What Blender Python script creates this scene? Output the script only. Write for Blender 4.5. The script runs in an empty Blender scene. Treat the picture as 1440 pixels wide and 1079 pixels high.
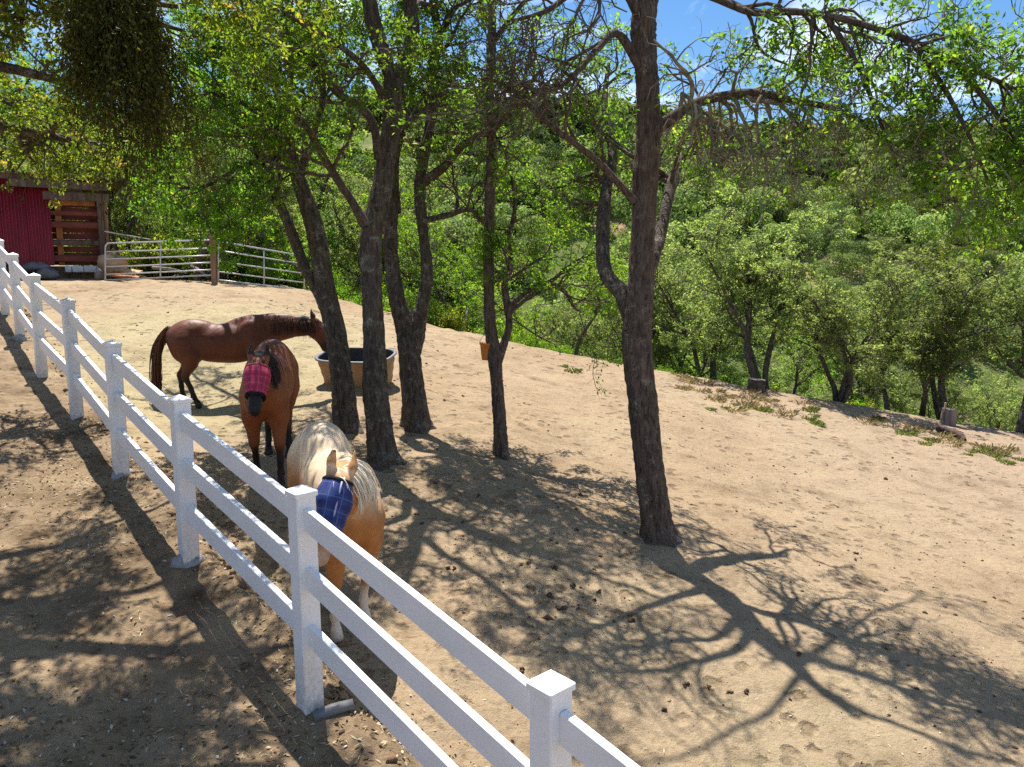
import bpy, math, random
import numpy as np
from mathutils import Vector, Matrix

# ---------------------------------------------------------------- camera, sky, sun, exposure
SC = bpy.context.scene
COL = SC.collection
CAMZ = 4.0
PITCH = math.radians(8.4)
FPX = 1100.0
camd = bpy.data.cameras.new('camera')
camd.sensor_width = 36.0
camd.lens = FPX / 1440.0 * 36.0
camd.clip_start = 0.05
camd.clip_end = 3000.0
cam = bpy.data.objects.new('camera', camd)
COL.objects.link(cam)
cam.location = (0, 0, CAMZ)
cam.rotation_euler = (math.pi / 2 - PITCH, 0, 0)
SC.camera = cam

SUN_EL = math.radians(67)
SUN_AZ = math.atan2(-0.295, 0.955)            # clockwise from +Y
SDIR = Vector((math.sin(SUN_AZ) * math.cos(SUN_EL), math.cos(SUN_AZ) * math.cos(SUN_EL), math.sin(SUN_EL)))
world = bpy.data.worlds.new('World')
SC.world = world
world.use_nodes = True
wn = world.node_tree
wn.nodes.clear()
w_out = wn.nodes.new('ShaderNodeOutputWorld')
w_bg = wn.nodes.new('ShaderNodeBackground')
w_sky = wn.nodes.new('ShaderNodeTexSky')
w_sky.sky_type = 'NISHITA'
w_sky.sun_disc = False
w_sky.sun_elevation = SUN_EL
w_sky.sun_rotation = SUN_AZ
w_sky.altitude = 300
w_sky.air_density = 1.0
w_sky.dust_density = 0.25
w_sky.ozone_density = 4.0
w_bg.inputs['Strength'].default_value = 0.072
w_tc = wn.nodes.new('ShaderNodeTexCoord')
w_map = wn.nodes.new('ShaderNodeMapping')
w_map.inputs['Scale'].default_value = (1.0, 1.0, 2.6)
w_no = wn.nodes.new('ShaderNodeTexNoise')
w_no.inputs['Scale'].default_value = 3.4
w_no.inputs['Detail'].default_value = 7
w_no.inputs['Roughness'].default_value = 0.6
w_no.inputs['Distortion'].default_value = 0.6
w_rp = wn.nodes.new('ShaderNodeValToRGB')
w_rp.color_ramp.elements[0].position = 0.50
w_rp.color_ramp.elements[1].position = 0.78
w_mix = wn.nodes.new('ShaderNodeMix')
w_mix.data_type = 'RGBA'
w_mix.inputs[7].default_value = (11.5, 12.0, 12.6, 1)
wn.links.new(w_tc.outputs['Generated'], w_map.inputs['Vector'])
wn.links.new(w_map.outputs['Vector'], w_no.inputs['Vector'])
wn.links.new(w_no.outputs['Fac'], w_rp.inputs['Fac'])
wn.links.new(w_rp.outputs['Color'], w_mix.inputs[0])
w_hs = wn.nodes.new('ShaderNodeHueSaturation')
w_hs.inputs['Saturation'].default_value = 1.2
wn.links.new(w_sky.outputs['Color'], w_hs.inputs['Color'])
wn.links.new(w_hs.outputs['Color'], w_mix.inputs[6])
wn.links.new(w_mix.outputs[2], w_bg.inputs['Color'])
wn.links.new(w_bg.outputs['Background'], w_out.inputs['Surface'])

sund = bpy.data.lights.new('sun', 'SUN')
sund.energy = 4.6
sund.angle = math.radians(0.45)
sund.color = (1.0, 0.95, 0.87)
sun = bpy.data.objects.new('sun', sund)
COL.objects.link(sun)
sun.location = (0, 0, 40)
sun.rotation_euler = SDIR.to_track_quat('Z', 'Y').to_euler()

SC.view_settings.view_transform = 'Standard'
SC.view_settings.look = 'None'
SC.view_settings.gamma = 1.0
SC.view_settings.exposure = 1.12
SC.view_settings.use_curve_mapping = False
SC.render.engine = 'CYCLES'
SC.cycles.max_bounces = 7
SC.cycles.diffuse_bounces = 3
SC.cycles.transmission_bounces = 4
SC.cycles.glossy_bounces = 2
SC.cycles.use_denoising = False
SC.cycles.denoiser = 'OPENIMAGEDENOISE'
SC.cycles.sample_clamp_indirect = 3.0

RNG = np.random.default_rng(7)
random.seed(7)
CP, SP = math.cos(PITCH), math.sin(PITCH)


def P(u, v, d):
    """a world point from its bearing and its depth in metres, used to survey the place"""
    xc = (u - 720.0) / FPX * d
    yc = (540.0 - v) / FPX * d
    return np.array((xc, d * CP + yc * SP, CAMZ + yc * CP - d * SP))


# ---------------------------------------------------------------- helpers
def norm(a):
    return a / np.maximum(np.linalg.norm(a, axis=-1, keepdims=True), 1e-9)


def smooth(a, b, x):
    t = np.clip((x - a) / (b - a), 0, 1)
    return t * t * (3 - 2 * t)


_perm = np.random.default_rng(3).random(65536)


def vnoise(x, y, seed=0):
    x = np.asarray(x, float); y = np.asarray(y, float)
    xi = np.floor(x).astype(np.int64); yi = np.floor(y).astype(np.int64)
    fx = x - xi; fy = y - yi
    fx = fx * fx * (3 - 2 * fx); fy = fy * fy * (3 - 2 * fy)
    h = lambda i, j: _perm[((i * 374761 + j * 668265 + seed * 9277) ^ ((i * 1274126) >> 3) ^ (j * 9176)) & 65535]
    return ((h(xi, yi) * (1 - fx) + h(xi + 1, yi) * fx) * (1 - fy) + (h(xi, yi + 1) * (1 - fx) + h(xi + 1, yi + 1) * fx) * fy) * 2 - 1


def fbm(x, y, oct=4, seed=0):
    s = 0; a = 1; t = 0
    for k in range(oct):
        s = s + a * vnoise(x * 2 ** k + 17.3 * k, y * 2 ** k - 9.1 * k, seed + k); t += a; a *= .5
    return s / t


def link(o, parent=None):
    COL.objects.link(o)
    if parent is not None:
        o.parent = parent
    return o


def np_mesh(name, V, F, mat, attrs=None, smooth_shade=True):
    V = np.asarray(V, np.float32); F = np.asarray(F, np.int32)
    me = bpy.data.meshes.new(name)
    me.vertices.add(len(V)); me.vertices.foreach_set('co', V.ravel())
    k = F.shape[1]
    me.loops.add(F.size); me.loops.foreach_set('vertex_index', F.ravel())
    me.polygons.add(len(F)); me.polygons.foreach_set('loop_start', np.arange(0, F.size, k, dtype=np.int32))
    me.update(calc_edges=True)
    if smooth_shade:
        me.polygons.foreach_set('use_smooth', np.ones(len(F), bool))
    for an, av in (attrs or {}).items():
        av = np.asarray(av, np.float32)
        if av.ndim == 1:
            at = me.attributes.new(an, 'FLOAT', 'POINT'); at.data.foreach_set('value', av)
        else:
            at = me.attributes.new(an, 'FLOAT_COLOR', 'POINT')
            at.data.foreach_set('color', np.concatenate([av, np.ones((len(av), 1), np.float32)], 1).ravel())
    if mat is not None:
        me.materials.append(mat)
    return me


def np_obj(name, V, F, mat, parent=None, attrs=None, smooth_shade=True):
    return link(bpy.data.objects.new(name, np_mesh(name, V, F, mat, attrs, smooth_shade)), parent)


def tag(o, label=None, cat=None, group=None, kind=None):
    if label: o['label'] = label
    if cat: o['category'] = cat
    if group: o['group'] = group
    if kind: o['kind'] = kind
    return o


def thing(name, label, cat, loc=(0, 0, 0), rz=0, group=None):
    o = bpy.data.objects.new(name, None)
    o.empty_display_size = 0.1
    link(o); o.location = loc; o.rotation_euler = (0, 0, rz)
    return tag(o, label, cat, group)


class MB:
    """collects simple shapes (polygons) for one mesh"""
    def __init__(s): s.v = []; s.f = []
    def add(s, V, F):
        n = len(s.v); s.v += [tuple(map(float, p)) for p in V]; s.f += [tuple(i + n for i in q) for q in F]
    def box(s, c, size, R=None, bev=0.0, jit=0.0):
        hx, hy, hz = [k / 2 for k in size]
        if bev > 0:
            b = bev; pts = []
            for sx in (-1, 1):
                for sy in (-1, 1):
                    for sz in (-1, 1):
                        pts += [(sx * hx, sy * (hy - b), sz * (hz - b)), (sx * (hx - b), sy * hy, sz * (hz - b)), (sx * (hx - b), sy * (hy - b), sz * hz)]
            i = lambda a, bb, cc, k: ((a * 2 + bb) * 2 + cc) * 3 + k
            F = []
            for a in (0, 1):
                q = [i(a, 0, 0, 0), i(a, 1, 0, 0), i(a, 1, 1, 0), i(a, 0, 1, 0)]; F.append(q if a else q[::-1])
                q = [i(0, a, 0, 1), i(0, a, 1, 1), i(1, a, 1, 1), i(1, a, 0, 1)]; F.append(q if a else q[::-1])
                q = [i(0, 0, a, 2), i(1, 0, a, 2), i(1, 1, a, 2), i(0, 1, a, 2)]; F.append(q if a else q[::-1])
            for a in (0, 1):
                for c2 in (0, 1):
                    F.append([i(a, c2, 0, 0), i(a, c2, 1, 0), i(a, c2, 1, 1), i(a, c2, 0, 1)])
                    F.append([i(a, 0, c2, 0), i(a, 1, c2, 0), i(a, 1, c2, 2), i(a, 0, c2, 2)])
                    F.append([i(0, a, c2, 1), i(1, a, c2, 1), i(1, a, c2, 2), i(0, a, c2, 2)])
                    for e in (0, 1):
                        F.append([i(a, c2, e, 0), i(a, c2, e, 1), i(a, c2, e, 2)])
        else:
            pts = [(sx * hx, sy * hy, sz * hz) for sx in (-1, 1) for sy in (-1, 1) for sz in (-1, 1)]
            F = [(0, 1, 3, 2), (4, 6, 7, 5), (0, 4, 5, 1), (2, 3, 7, 6), (0, 2, 6, 4), (1, 5, 7, 3)]
        A = np.array(pts)
        if jit: A = A + np.random.default_rng(int(abs(c[0] * 997 + c[2] * 331)) + 1).normal(0, jit, A.shape)
        if R is not None: A = A @ np.array(R).T
        s.add(A + np.array(c), F)
        return s
    def tube(s, pts, r, n=10, caps=True):
        pts = np.array(pts, float); r = np.broadcast_to(np.array(r, float), (len(pts),))
        t = norm(np.gradient(pts, axis=0))
        ref = np.array((0, 0, 1.0)) if abs(norm(pts[-1] - pts[0])[2]) < .9 else np.array((1.0, 0, 0))
        a = norm(np.cross(t, ref)); b = np.cross(t, a)
        th = np.linspace(0, 2 * np.pi, n, endpoint=False)
        V = (pts[:, None] + r[:, None, None] * (np.cos(th)[None, :, None] * a[:, None] + np.sin(th)[None, :, None] * b[:, None])).reshape(-1, 3)
        F = [(i * n + j, i * n + (j + 1) % n, (i + 1) * n + (j + 1) % n, (i + 1) * n + j) for i in range(len(pts) - 1) for j in range(n)]
        if caps: F += [tuple(range(n))[::-1], tuple((len(pts) - 1) * n + j for j in range(n))]
        s.add(V, F)
        return s
    def mesh(s, name, mat, smooth_shade=False):
        me = bpy.data.meshes.new(name)
        me.from_pydata(s.v, [], s.f); me.update()
        bm_fix(me)
        if smooth_shade: me.polygons.foreach_set('use_smooth', np.ones(len(me.polygons), bool))
        if mat is not None: me.materials.append(mat)
        return me
    def build(s, name, mat, parent=None, smooth_shade=False):
        return link(bpy.data.objects.new(name, s.mesh(name, mat, smooth_shade)), parent)


def bm_fix(me):
    import bmesh
    bm = bmesh.new(); bm.from_mesh(me)
    bmesh.ops.recalc_face_normals(bm, faces=bm.faces[:])
    bm.to_mesh(me); bm.free()


def basis(xdir, zup=(0, 0, 1)):
    x = norm(np.array(xdir, float)); z = np.array(zup, float)
    y = norm(np.cross(z, x)); z = np.cross(x, y)
    return np.stack([x, y, z], 1)


# ---------------------------------------------------------------- materials
def mat_base(name, rough=0.8, spec=0.3):
    m = bpy.data.materials.new(name); m.use_nodes = True
    nt = m.node_tree; nt.nodes.clear()
    out = nt.nodes.new('ShaderNodeOutputMaterial'); b = nt.nodes.new('ShaderNodeBsdfPrincipled')
    b.inputs['Roughness'].default_value = rough
    b.inputs['Specular IOR Level'].default_value = spec
    nt.links.new(b.outputs['BSDF'], out.inputs['Surface'])
    return m, nt, b, out


def N(nt, kind, **kw):
    n = nt.nodes.new(kind)
    for k, v in kw.items():
        if k.startswith('_'): setattr(n, k[1:], v)
        else: n.inputs[k.replace('__', ' ')].default_value = v
    return n


def ramp(nt, fac, stops):
    r = nt.nodes.new('ShaderNodeValToRGB')
    e = r.color_ramp.elements
    while len(e) > 1: e.remove(e[-1])
    for i, (p, c) in enumerate(stops):
        el = e[0] if i == 0 else e.new(p)
        el.position = p; el.color = (c[0], c[1], c[2], 1)
    nt.links.new(fac, r.inputs['Fac'])
    return r.outputs['Color']


def mixc(nt, fac, a, b, mode='MIX'):
    m = nt.nodes.new('ShaderNodeMix'); m.data_type = 'RGBA'; m.blend_type = mode
    for idx, x in ((0, fac), (6, a), (7, b)):
        if hasattr(x, 'links'): nt.links.new(x, m.inputs[idx])
        else: m.inputs[idx].default_value = x if idx == 0 else (x[0], x[1], x[2], 1)
    return m.outputs[2]


def coords(nt, scale=(1, 1, 1), out='Object'):
    tc = nt.nodes.new('ShaderNodeTexCoord'); mp = nt.nodes.new('ShaderNodeMapping')
    mp.inputs['Scale'].default_value = scale
    nt.links.new(tc.outputs[out], mp.inputs['Vector'])
    return mp.outputs['Vector']


def noise(nt, vec, scale, detail=4, rough=0.6, dist=0.0):
    n = nt.nodes.new('ShaderNodeTexNoise')
    n.inputs['Scale'].default_value = scale; n.inputs['Detail'].default_value = detail
    n.inputs['Roughness'].default_value = rough; n.inputs['Distortion'].default_value = dist
    nt.links.new(vec, n.inputs['Vector'])
    return n.outputs['Fac']


def bump(nt, b, h, strength=0.5, dist=0.02):
    n = nt.nodes.new('ShaderNodeBump'); n.inputs['Strength'].default_value = strength; n.inputs['Distance'].default_value = dist
    nt.links.new(h, n.inputs['Height']); nt.links.new(n.outputs['Normal'], b.inputs['Normal'])
    return n


def attr(nt, name):
    a = nt.nodes.new('ShaderNodeAttribute'); a.attribute_name = name
    return a


def simple_mat(name, c1, c2, scale=6, rough=0.7, spec=0.3, stretch=(1, 1, 1), bs=0.3, bd=0.01, detail=5, lo=.3, hi=.7, coord='Object'):
    m, nt, b, out = mat_base(name, rough, spec)
    v = coords(nt, stretch, coord)
    n = noise(nt, v, scale, detail)
    nt.links.new(ramp(nt, n, [(lo, c1), (hi, c2)]), b.inputs['Base Color'])
    if bs: bump(nt, b, noise(nt, v, scale * 3, detail), bs, bd)
    return m


def leaf_mat(name, stops, trans=(0.25, 0.38, 0.05), tmix=0.45, rough=0.5, spec=0.18, gain=1.0):
    m = bpy.data.materials.new(name); m.use_nodes = True
    nt = m.node_tree; nt.nodes.clear()
    out = nt.nodes.new('ShaderNodeOutputMaterial')
    b = nt.nodes.new('ShaderNodeBsdfPrincipled'); b.inputs['Roughness'].default_value = rough; b.inputs['Specular IOR Level'].default_value = spec
    t = nt.nodes.new('ShaderNodeBsdfTranslucent')
    a = attr(nt, 'tint')
    oi = nt.nodes.new('ShaderNodeObjectInfo')
    c = ramp(nt, a.outputs['Fac'], [(p_, tuple(min(.5, q_ * gain) for q_ in c_)) for p_, c_ in stops])
    hs = nt.nodes.new('ShaderNodeHueSaturation')
    mr = nt.nodes.new('ShaderNodeMapRange'); mr.inputs['To Min'].default_value = (0.5 if name == 'leaf_far' else .78); mr.inputs['To Max'].default_value = (1.5 if name == 'leaf_far' else 1.22)
    nt.links.new(oi.outputs['Random'], mr.inputs['Value']); nt.links.new(mr.outputs['Result'], hs.inputs['Value'])
    mh = nt.nodes.new('ShaderNodeMapRange'); mh.inputs['To Min'].default_value = 0.485; mh.inputs['To Max'].default_value = 0.512
    mm = nt.nodes.new('ShaderNodeMath'); mm.operation = 'FRACT'
    m2 = nt.nodes.new('ShaderNodeMath'); m2.operation = 'MULTIPLY'; m2.inputs[1].default_value = 7.31
    nt.links.new(oi.outputs['Random'], m2.inputs[0]); nt.links.new(m2.outputs[0], mm.inputs[0]); nt.links.new(mm.outputs[0], mh.inputs['Value'])
    nt.links.new(mh.outputs['Result'], hs.inputs['Hue'])
    nt.links.new(c, hs.inputs['Color'])
    nt.links.new(hs.outputs['Color'], b.inputs['Base Color'])
    tc = mixc(nt, 1.0, hs.outputs['Color'], trans, 'MULTIPLY')
    nt.links.new(tc, t.inputs['Color'])
    ms = nt.nodes.new('ShaderNodeMixShader'); ms.inputs['Fac'].default_value = tmix
    nt.links.new(b.outputs['BSDF'], ms.inputs[1]); nt.links.new(t.outputs['BSDF'], ms.inputs[2])
    nt.links.new(ms.outputs['Shader'], out.inputs['Surface'])
    return m


def bark_mat(name, dark, light, lichen, lich_amt=0.5):
    m, nt, b, out = mat_base(name, 0.9, 0.15)
    v = coords(nt, (1, 1, .22)); vi = coords(nt)
    n1 = noise(nt, v, 26, 6, .7, .6)
    c = ramp(nt, n1, [(.32, dark), (.62, light)])
    l = noise(nt, vi, 7, 5, .65)
    lf = ramp(nt, l, [(lich_amt, (0, 0, 0)), (lich_amt + .13, (1, 1, 1))])
    l2 = ramp(nt, noise(nt, vi, 60, 3), [(.42, (0, 0, 0)), (.6, (1, 1, 1))])
    f = mixc(nt, 1.0, lf, l2, 'MULTIPLY')
    nt.links.new(mixc(nt, f, c, lichen), b.inputs['Base Color'])
    vo = nt.nodes.new('ShaderNodeTexVoronoi'); vo.inputs['Scale'].default_value = 34; vo.feature = 'DISTANCE_TO_EDGE'
    nt.links.new(v, vo.inputs['Vector'])
    h = nt.nodes.new('ShaderNodeMath'); h.operation = 'ADD'
    cl = nt.nodes.new('ShaderNodeMath'); cl.operation = 'MINIMUM'; cl.inputs[1].default_value = .25
    nt.links.new(vo.outputs['Distance'], cl.inputs[0]); nt.links.new(cl.outputs[0], h.inputs[0]); nt.links.new(n1, h.inputs[1])
    bump(nt, b, h.outputs[0], .9, .035)
    return m


M = {}
M['bark_grey'] = bark_mat('bark_grey', (.028, .023, .019), (.150, .120, .095), (.32, .31, .26), .54)
M['bark_brown'] = bark_mat('bark_brown', (.033, .025, .020), (.165, .122, .095), (.32, .29, .24), .56)
M['twig'] = simple_mat('twig', (.045, .035, .028), (.16, .13, .10), 14, .9, .1, bs=0)
M['twig_lichen'] = simple_mat('twig_lichen', (.10, .075, .05), (.34, .31, .22), 9, .9, .1, bs=0)
LEAF_STOPS = [(0, (.026, .056, .009)), (.45, (.055, .105, .015)), (.8, (.090, .150, .020)), (.98, (.115, .165, .026)), (1.0, (.24, .13, .03))]
M['leaf'] = leaf_mat('leaf', LEAF_STOPS, (2.7, 2.8, 1.0), .54, gain=1.45)
M['leaf_olive'] = leaf_mat('leaf_olive', [(0, (.040, .062, .010)), (.5, (.085, .115, .018)), (.85, (.15, .165, .032)), (1, (.24, .16, .04))], (2.5, 2.6, .9), .55, gain=1.45)
M['leaf_mistletoe'] = leaf_mat('leaf_mistletoe', [(0, (.022, .034, .007)), (.5, (.070, .085, .015)), (1, (.20, .180, .030))], (1.8, 1.7, .7), .35)
M['leaf_mid'] = leaf_mat('leaf_mid', [(0, (.060, .080, .030)), (.5, (.130, .155, .058)), (1, (.21, .230, .100))], (2.0, 2.2, 1.1), .5, .6, .10, 1.35)
M['leaf_bright'] = leaf_mat('leaf_bright', [(0, (.04, .085, .010)), (.5, (.09, .155, .018)), (1, (.18, .22, .032))], (2.2, 2.4, .9), .52, gain=1.4)
M['leaf_far'] = leaf_mat('leaf_far', [(0, (.022, .038, .018)), (.5, (.085, .115, .038)), (1, (.22, .245, .080))], (1.6, 1.7, 1.0), .4, .8, .05, 2.0)
M['vinyl'] = simple_mat('white_vinyl', (.74, .74, .74), (.84, .84, .84), 4, .42, .45, bs=.05, bd=.004)
def vinyl_post_mat():
    m, nt, b, out = mat_base('white_vinyl_post', .42, .45)
    v = coords(nt); n1 = noise(nt, v, 5, 5); n2 = noise(nt, v, 28, 6, .7)
    c = ramp(nt, n1, [(.3, (.76, .76, .77)), (.7, (.85, .85, .85))])
    sx = nt.nodes.new('ShaderNodeSeparateXYZ'); nt.links.new(v, sx.inputs[0])
    mr = nt.nodes.new('ShaderNodeMapRange'); mr.inputs['From Min'].default_value = .42; mr.inputs['From Max'].default_value = .0; mr.clamp = True
    nt.links.new(sx.outputs[2], mr.inputs['Value'])
    f = mixc(nt, 1.0, mr.outputs[0], ramp(nt, n2, [(.35, (.05, .05, .05)), (.7, (.9, .9, .9))]), 'MULTIPLY')
    c = mixc(nt, f, c, (.36, .28, .20))
    sc = ramp(nt, noise(nt, coords(nt, (1, 1, .25)), 40, 4, .7), [(.60, (1, 1, 1)), (.74, (.78, .76, .73))])
    c = mixc(nt, .6, c, sc, 'MULTIPLY')
    nt.links.new(c, b.inputs['Base Color'])
    return m


M['vinyl_post'] = vinyl_post_mat()
M['concrete'] = simple_mat('concrete', (.22, .22, .22), (.40, .40, .41), 16, .9, .2, bs=.7, bd=.02)
M['galv'] = simple_mat('galvanised_pipe', (.42, .41, .40), (.62, .61, .59), 9, .4, .6, bs=.1)
M['galv'].node_tree.nodes['Principled BSDF'].inputs['Metallic'].default_value = .35
M['wood_post'] = simple_mat('weathered_post', (.16, .085, .05), (.34, .20, .13), 7, .85, .2, (1, 1, .15), .4)
M['wood_grey'] = simple_mat('grey_timber', (.05, .033, .024), (.16, .115, .085), 7, .85, .2, (1, 1, .2), .5)
M['wood_red'] = simple_mat('red_brown_board', (.11, .026, .018), (.21, .058, .036), 5, .75, .25, (.2, 1, 1), .4)
M['wood_orange'] = simple_mat('orange_timber', (.22, .075, .022), (.40, .15, .045), 6, .7, .3, (1, 1, .2), .3)
M['wood_pale'] = simple_mat('pale_board', (.34, .20, .11), (.55, .37, .22), 6, .8, .2, (.2, 1, 1), .3)
M['barn_metal'] = simple_mat('red_corrugated_metal', (.15, .008, .013), (.25, .014, .022), 3, .42, .45, (1, 1, .3), .1)
M['roof_metal'] = simple_mat('roof_metal', (.30, .27, .25), (.46, .42, .40), 4, .5, .5, bs=.1)
M['white_block'] = simple_mat('white_block', (.50, .49, .47), (.70, .69, .66), 10, .85, .2, bs=.4)
M['rock'] = simple_mat('rock', (.09, .085, .085), (.22, .20, .19), 5, .9, .2, bs=.8, bd=.03)
M['tub'] = simple_mat('tan_tub', (.25, .145, .075), (.38, .235, .13), 4, .7, .3, bs=.15)
M['tub_dark'] = simple_mat('dark_tub_inside', (.022, .024, .03), (.05, .052, .06), 5, .4, .4, bs=.05)
M['tub_rim'] = simple_mat('grey_tub_rim', (.10, .10, .105), (.20, .20, .205), 6, .5, .4, bs=.05)
M['bucket'] = simple_mat('orange_bucket', (.55, .17, .03), (.68, .25, .06), 7, .5, .4, bs=.1)
M['dung'] = simple_mat('dry_dung', (.055, .034, .021), (.15, .10, .062), 30, .95, .1, bs=.6)
M['clod'] = simple_mat('earth_clod', (.10, .06, .035), (.26, .17, .10), 8, .95, .1, bs=.6, bd=.02)
M['stump'] = simple_mat('sawn_stump', (.10, .08, .07), (.30, .25, .22), 8, .9, .1, (1, 1, .2), .5)
M['log'] = simple_mat('dark_log', (.035, .025, .022), (.14, .10, .085), 9, .9, .1, bs=.6)


def mixv(nt, v, f):
    a = nt.nodes.new('ShaderNodeVectorMath'); a.operation = 'MULTIPLY_ADD'; a.inputs[1].default_value = (.12, .12, .12)
    nt.links.new(f, a.inputs[0]); nt.links.new(v, a.inputs[2])
    return a.outputs[0]


def ground_mat():
    m, nt, b, out = mat_base('paddock_earth', .97, .1)
    v = coords(nt)
    big = noise(nt, v, .22, 4, .6); mid = noise(nt, v, 1.6, 6, .65); fine = noise(nt, v, 14, 6, .7); grit = noise(nt, v, 90, 4, .7)
    c = ramp(nt, big, [(.36, (.308, .220, .136)), (.5, (.352, .261, .166)), (.64, (.360, .280, .176))])
    # straw-yellow old hay round the trough and the gate, pinkish earth on the open slope
    straw = attr(nt, 'straw').outputs['Fac']
    c = mixc(nt, straw, c, (.37, .305, .180))
    c = mixc(nt, attr(nt, 'pink').outputs['Fac'], c, (.338, .250, .172))
    chips = attr(nt, 'chips').outputs['Fac']
    cc = ramp(nt, mid, [(.35, (.19, .132, .080)), (.65, (.335, .245, .152))])
    c = mixc(nt, chips, c, cc)
    f1 = ramp(nt, mid, [(.28, (.60, .57, .53)), (.48, (1, 1, 1)), (.75, (1.12, 1.11, 1.09))])
    c = mixc(nt, .8, c, f1, 'MULTIPLY')
    f2 = ramp(nt, fine, [(.30, (.52, .48, .44)), (.44, (.95, .95, .95)), (.72, (1.12, 1.12, 1.10))])
    c = mixc(nt, .75, c, f2, 'MULTIPLY')
    f3 = ramp(nt, grit, [(.32, (.55, .5, .46)), (.44, (1, 1, 1)), (.66, (1.0, 1.0, 1.0)), (.78, (1.25, 1.22, 1.16))])
    c = mixc(nt, .6, c, f3, 'MULTIPLY')
    # hoof prints: shallow dark dents of a hand's breadth
    hp = nt.nodes.new('ShaderNodeTexVoronoi'); hp.inputs['Scale'].default_value = 4.6; hp.inputs['Randomness'].default_value = 1.0
    nt.links.new(mixv(nt, v, fine), hp.inputs['Vector'])
    dent = ramp(nt, hp.outputs['Distance'], [(.18, (0, 0, 0)), (.34, (1, 1, 1))])
    trod = ramp(nt, noise(nt, v, .75, 3, .6), [(.42, (1, 1, 1)), (.56, (0, 0, 0))])
    dent = mixc(nt, trod, dent, (1, 1, 1))
    c = mixc(nt, .55, c, mixc(nt, dent, (.55, .50, .46), (1, 1, 1)), 'MULTIPLY')
    st1 = noise(nt, coords(nt, (1, 3.0, 1)), 2.6, 6, .75, 1.5)
    c = mixc(nt, .9, c, ramp(nt, st1, [(.30, (.55, .50, .45)), (.42, (1, 1, 1)), (.60, (1, 1, 1)), (.74, (1.16, 1.14, 1.08))]), 'MULTIPLY')
    # beyond the crest: dry grass, brown earth, patches of green
    wild = attr(nt, 'wild').outputs['Fac']
    wn1 = noise(nt, v, .12, 6, .65); wn2 = noise(nt, v, 1.1, 5, .6)
    wc = ramp(nt, wn1, [(.40, (.07, .10, .028)), (.54, (.13, .15, .050)), (.60, (.26, .20, .10)), (.68, (.38, .25, .15))])
    wc = mixc(nt, .7, wc, ramp(nt, wn2, [(.3, (.55, .58, .5)), (.6, (1.05, 1.05, 1))]), 'MULTIPLY')
    c = mixc(nt, wild, c, wc)
    nt.links.new(c, b.inputs['Base Color'])
    h1 = nt.nodes.new('ShaderNodeMath'); h1.operation = 'MULTIPLY_ADD'; h1.inputs[1].default_value = .35
    nt.links.new(grit, h1.inputs[0]); nt.links.new(fine, h1.inputs[2])
    h2 = nt.nodes.new('ShaderNodeMath'); h2.operation = 'MULTIPLY_ADD'; h2.inputs[1].default_value = .9
    nt.links.new(dent, h2.inputs[0]); nt.links.new(h1.outputs[0], h2.inputs[2])
    bump(nt, b, h2.outputs[0], .9, .045)
    return m


M['ground'] = ground_mat()

# ---------------------------------------------------------------- the lie of the land
POSTS_UV = [((777, 957), None, 3.15), ((424, 688), 1012, 4.65), ((252, 560), 808, 6.07), ((157, 482), 680, 7.55), ((95, 422), 595, 9.0),
            ((47, 387), 530, 10.55), ((18, 358), 478, 12.2), ((-2, 338), 450, 13.8)]
post_top = [P(a[0], a[1], d) for a, b_, d in POSTS_UV]
post_h = [1.37, 1.37, 1.37, 1.365, 1.40, 1.37, 1.34, 1.36]
post_base = [t - np.array((0, 0, h)) for t, h in zip(post_top, post_h)]
# the fence goes on out of sight at both ends
d0 = post_top[0] - post_top[1]
post_top.insert(0, post_top[0] + d0); post_base.insert(0, post_base[0] + d0)
d1 = post_top[-1] - post_top[-2]
post_top.append(post_top[-1] + d1); post_base.append(post_base[-1] + d1)
PB = np.array(post_base)
FENCE_LINE = np.concatenate([[PB[0] + (PB[0] - PB[1]) * 4], PB, [PB[-1] + (PB[-1] - PB[-2]) * 5]])[:, :2]
STEP = 0.42

ctrl = [P(472, 900, 6.2), P(519, 872, 6.35), P(387, 672, 8.6), P(270, 578, 11.9), P(925, 755, 8.23), P(705, 640, 10.3), P(585, 603, 10.85),
        P(538, 648, 9.4), P(487, 606, 10.5), P(505, 537, 13.0), P(302, 400, 22.0), P(148, 396, 23.6), P(60, 392, 24.0), P(600, 457, 21.0), P(425, 408, 25.0),
        P(760, 492, 19.2), P(950, 530, 18.2), P(1200, 575, 17.6), P(1440, 618, 17.0), P(1440, 1079, 5.2), P(800, 1079, 5.05), P(1440, 850, 8.0),
        P(1150, 700, 11.2), P(380, 440, 17.6)]
for pb in PB:
    ctrl.append(pb - np.array((0, 0, STEP)))
ctrl.append(PB[1] + np.array((-6, -2, .3 - STEP))); ctrl.append(PB[4] + np.array((-6, -4, .45 - STEP))); ctrl.append(PB[7] + np.array((-5, -3, .5 - STEP)))
ctrl.append(np.array((14, 3, CAMZ - 4.6))); ctrl.append(np.array((4, 0, CAMZ - 3.3))); ctrl.append(np.array((-18, 24, CAMZ - .1))); ctrl.append(np.array((22, 15, CAMZ - 5.6)))
ctrl = np.array(ctrl)


def _tps_k(r2):
    return np.where(r2 > 1e-9, r2 * np.log(np.maximum(r2, 1e-9)), 0)


n_ = len(ctrl)
_K = _tps_k(((ctrl[:, None, :2] - ctrl[None, :, :2]) ** 2).sum(-1)) + np.eye(n_) * 1.6
_Q = np.concatenate([np.ones((n_, 1)), ctrl[:, :2]], 1)
_A = np.block([[_K, _Q], [_Q.T, np.zeros((3, 3))]])
_S = np.linalg.solve(_A, np.concatenate([ctrl[:, 2], np.zeros(3)]))


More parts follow.
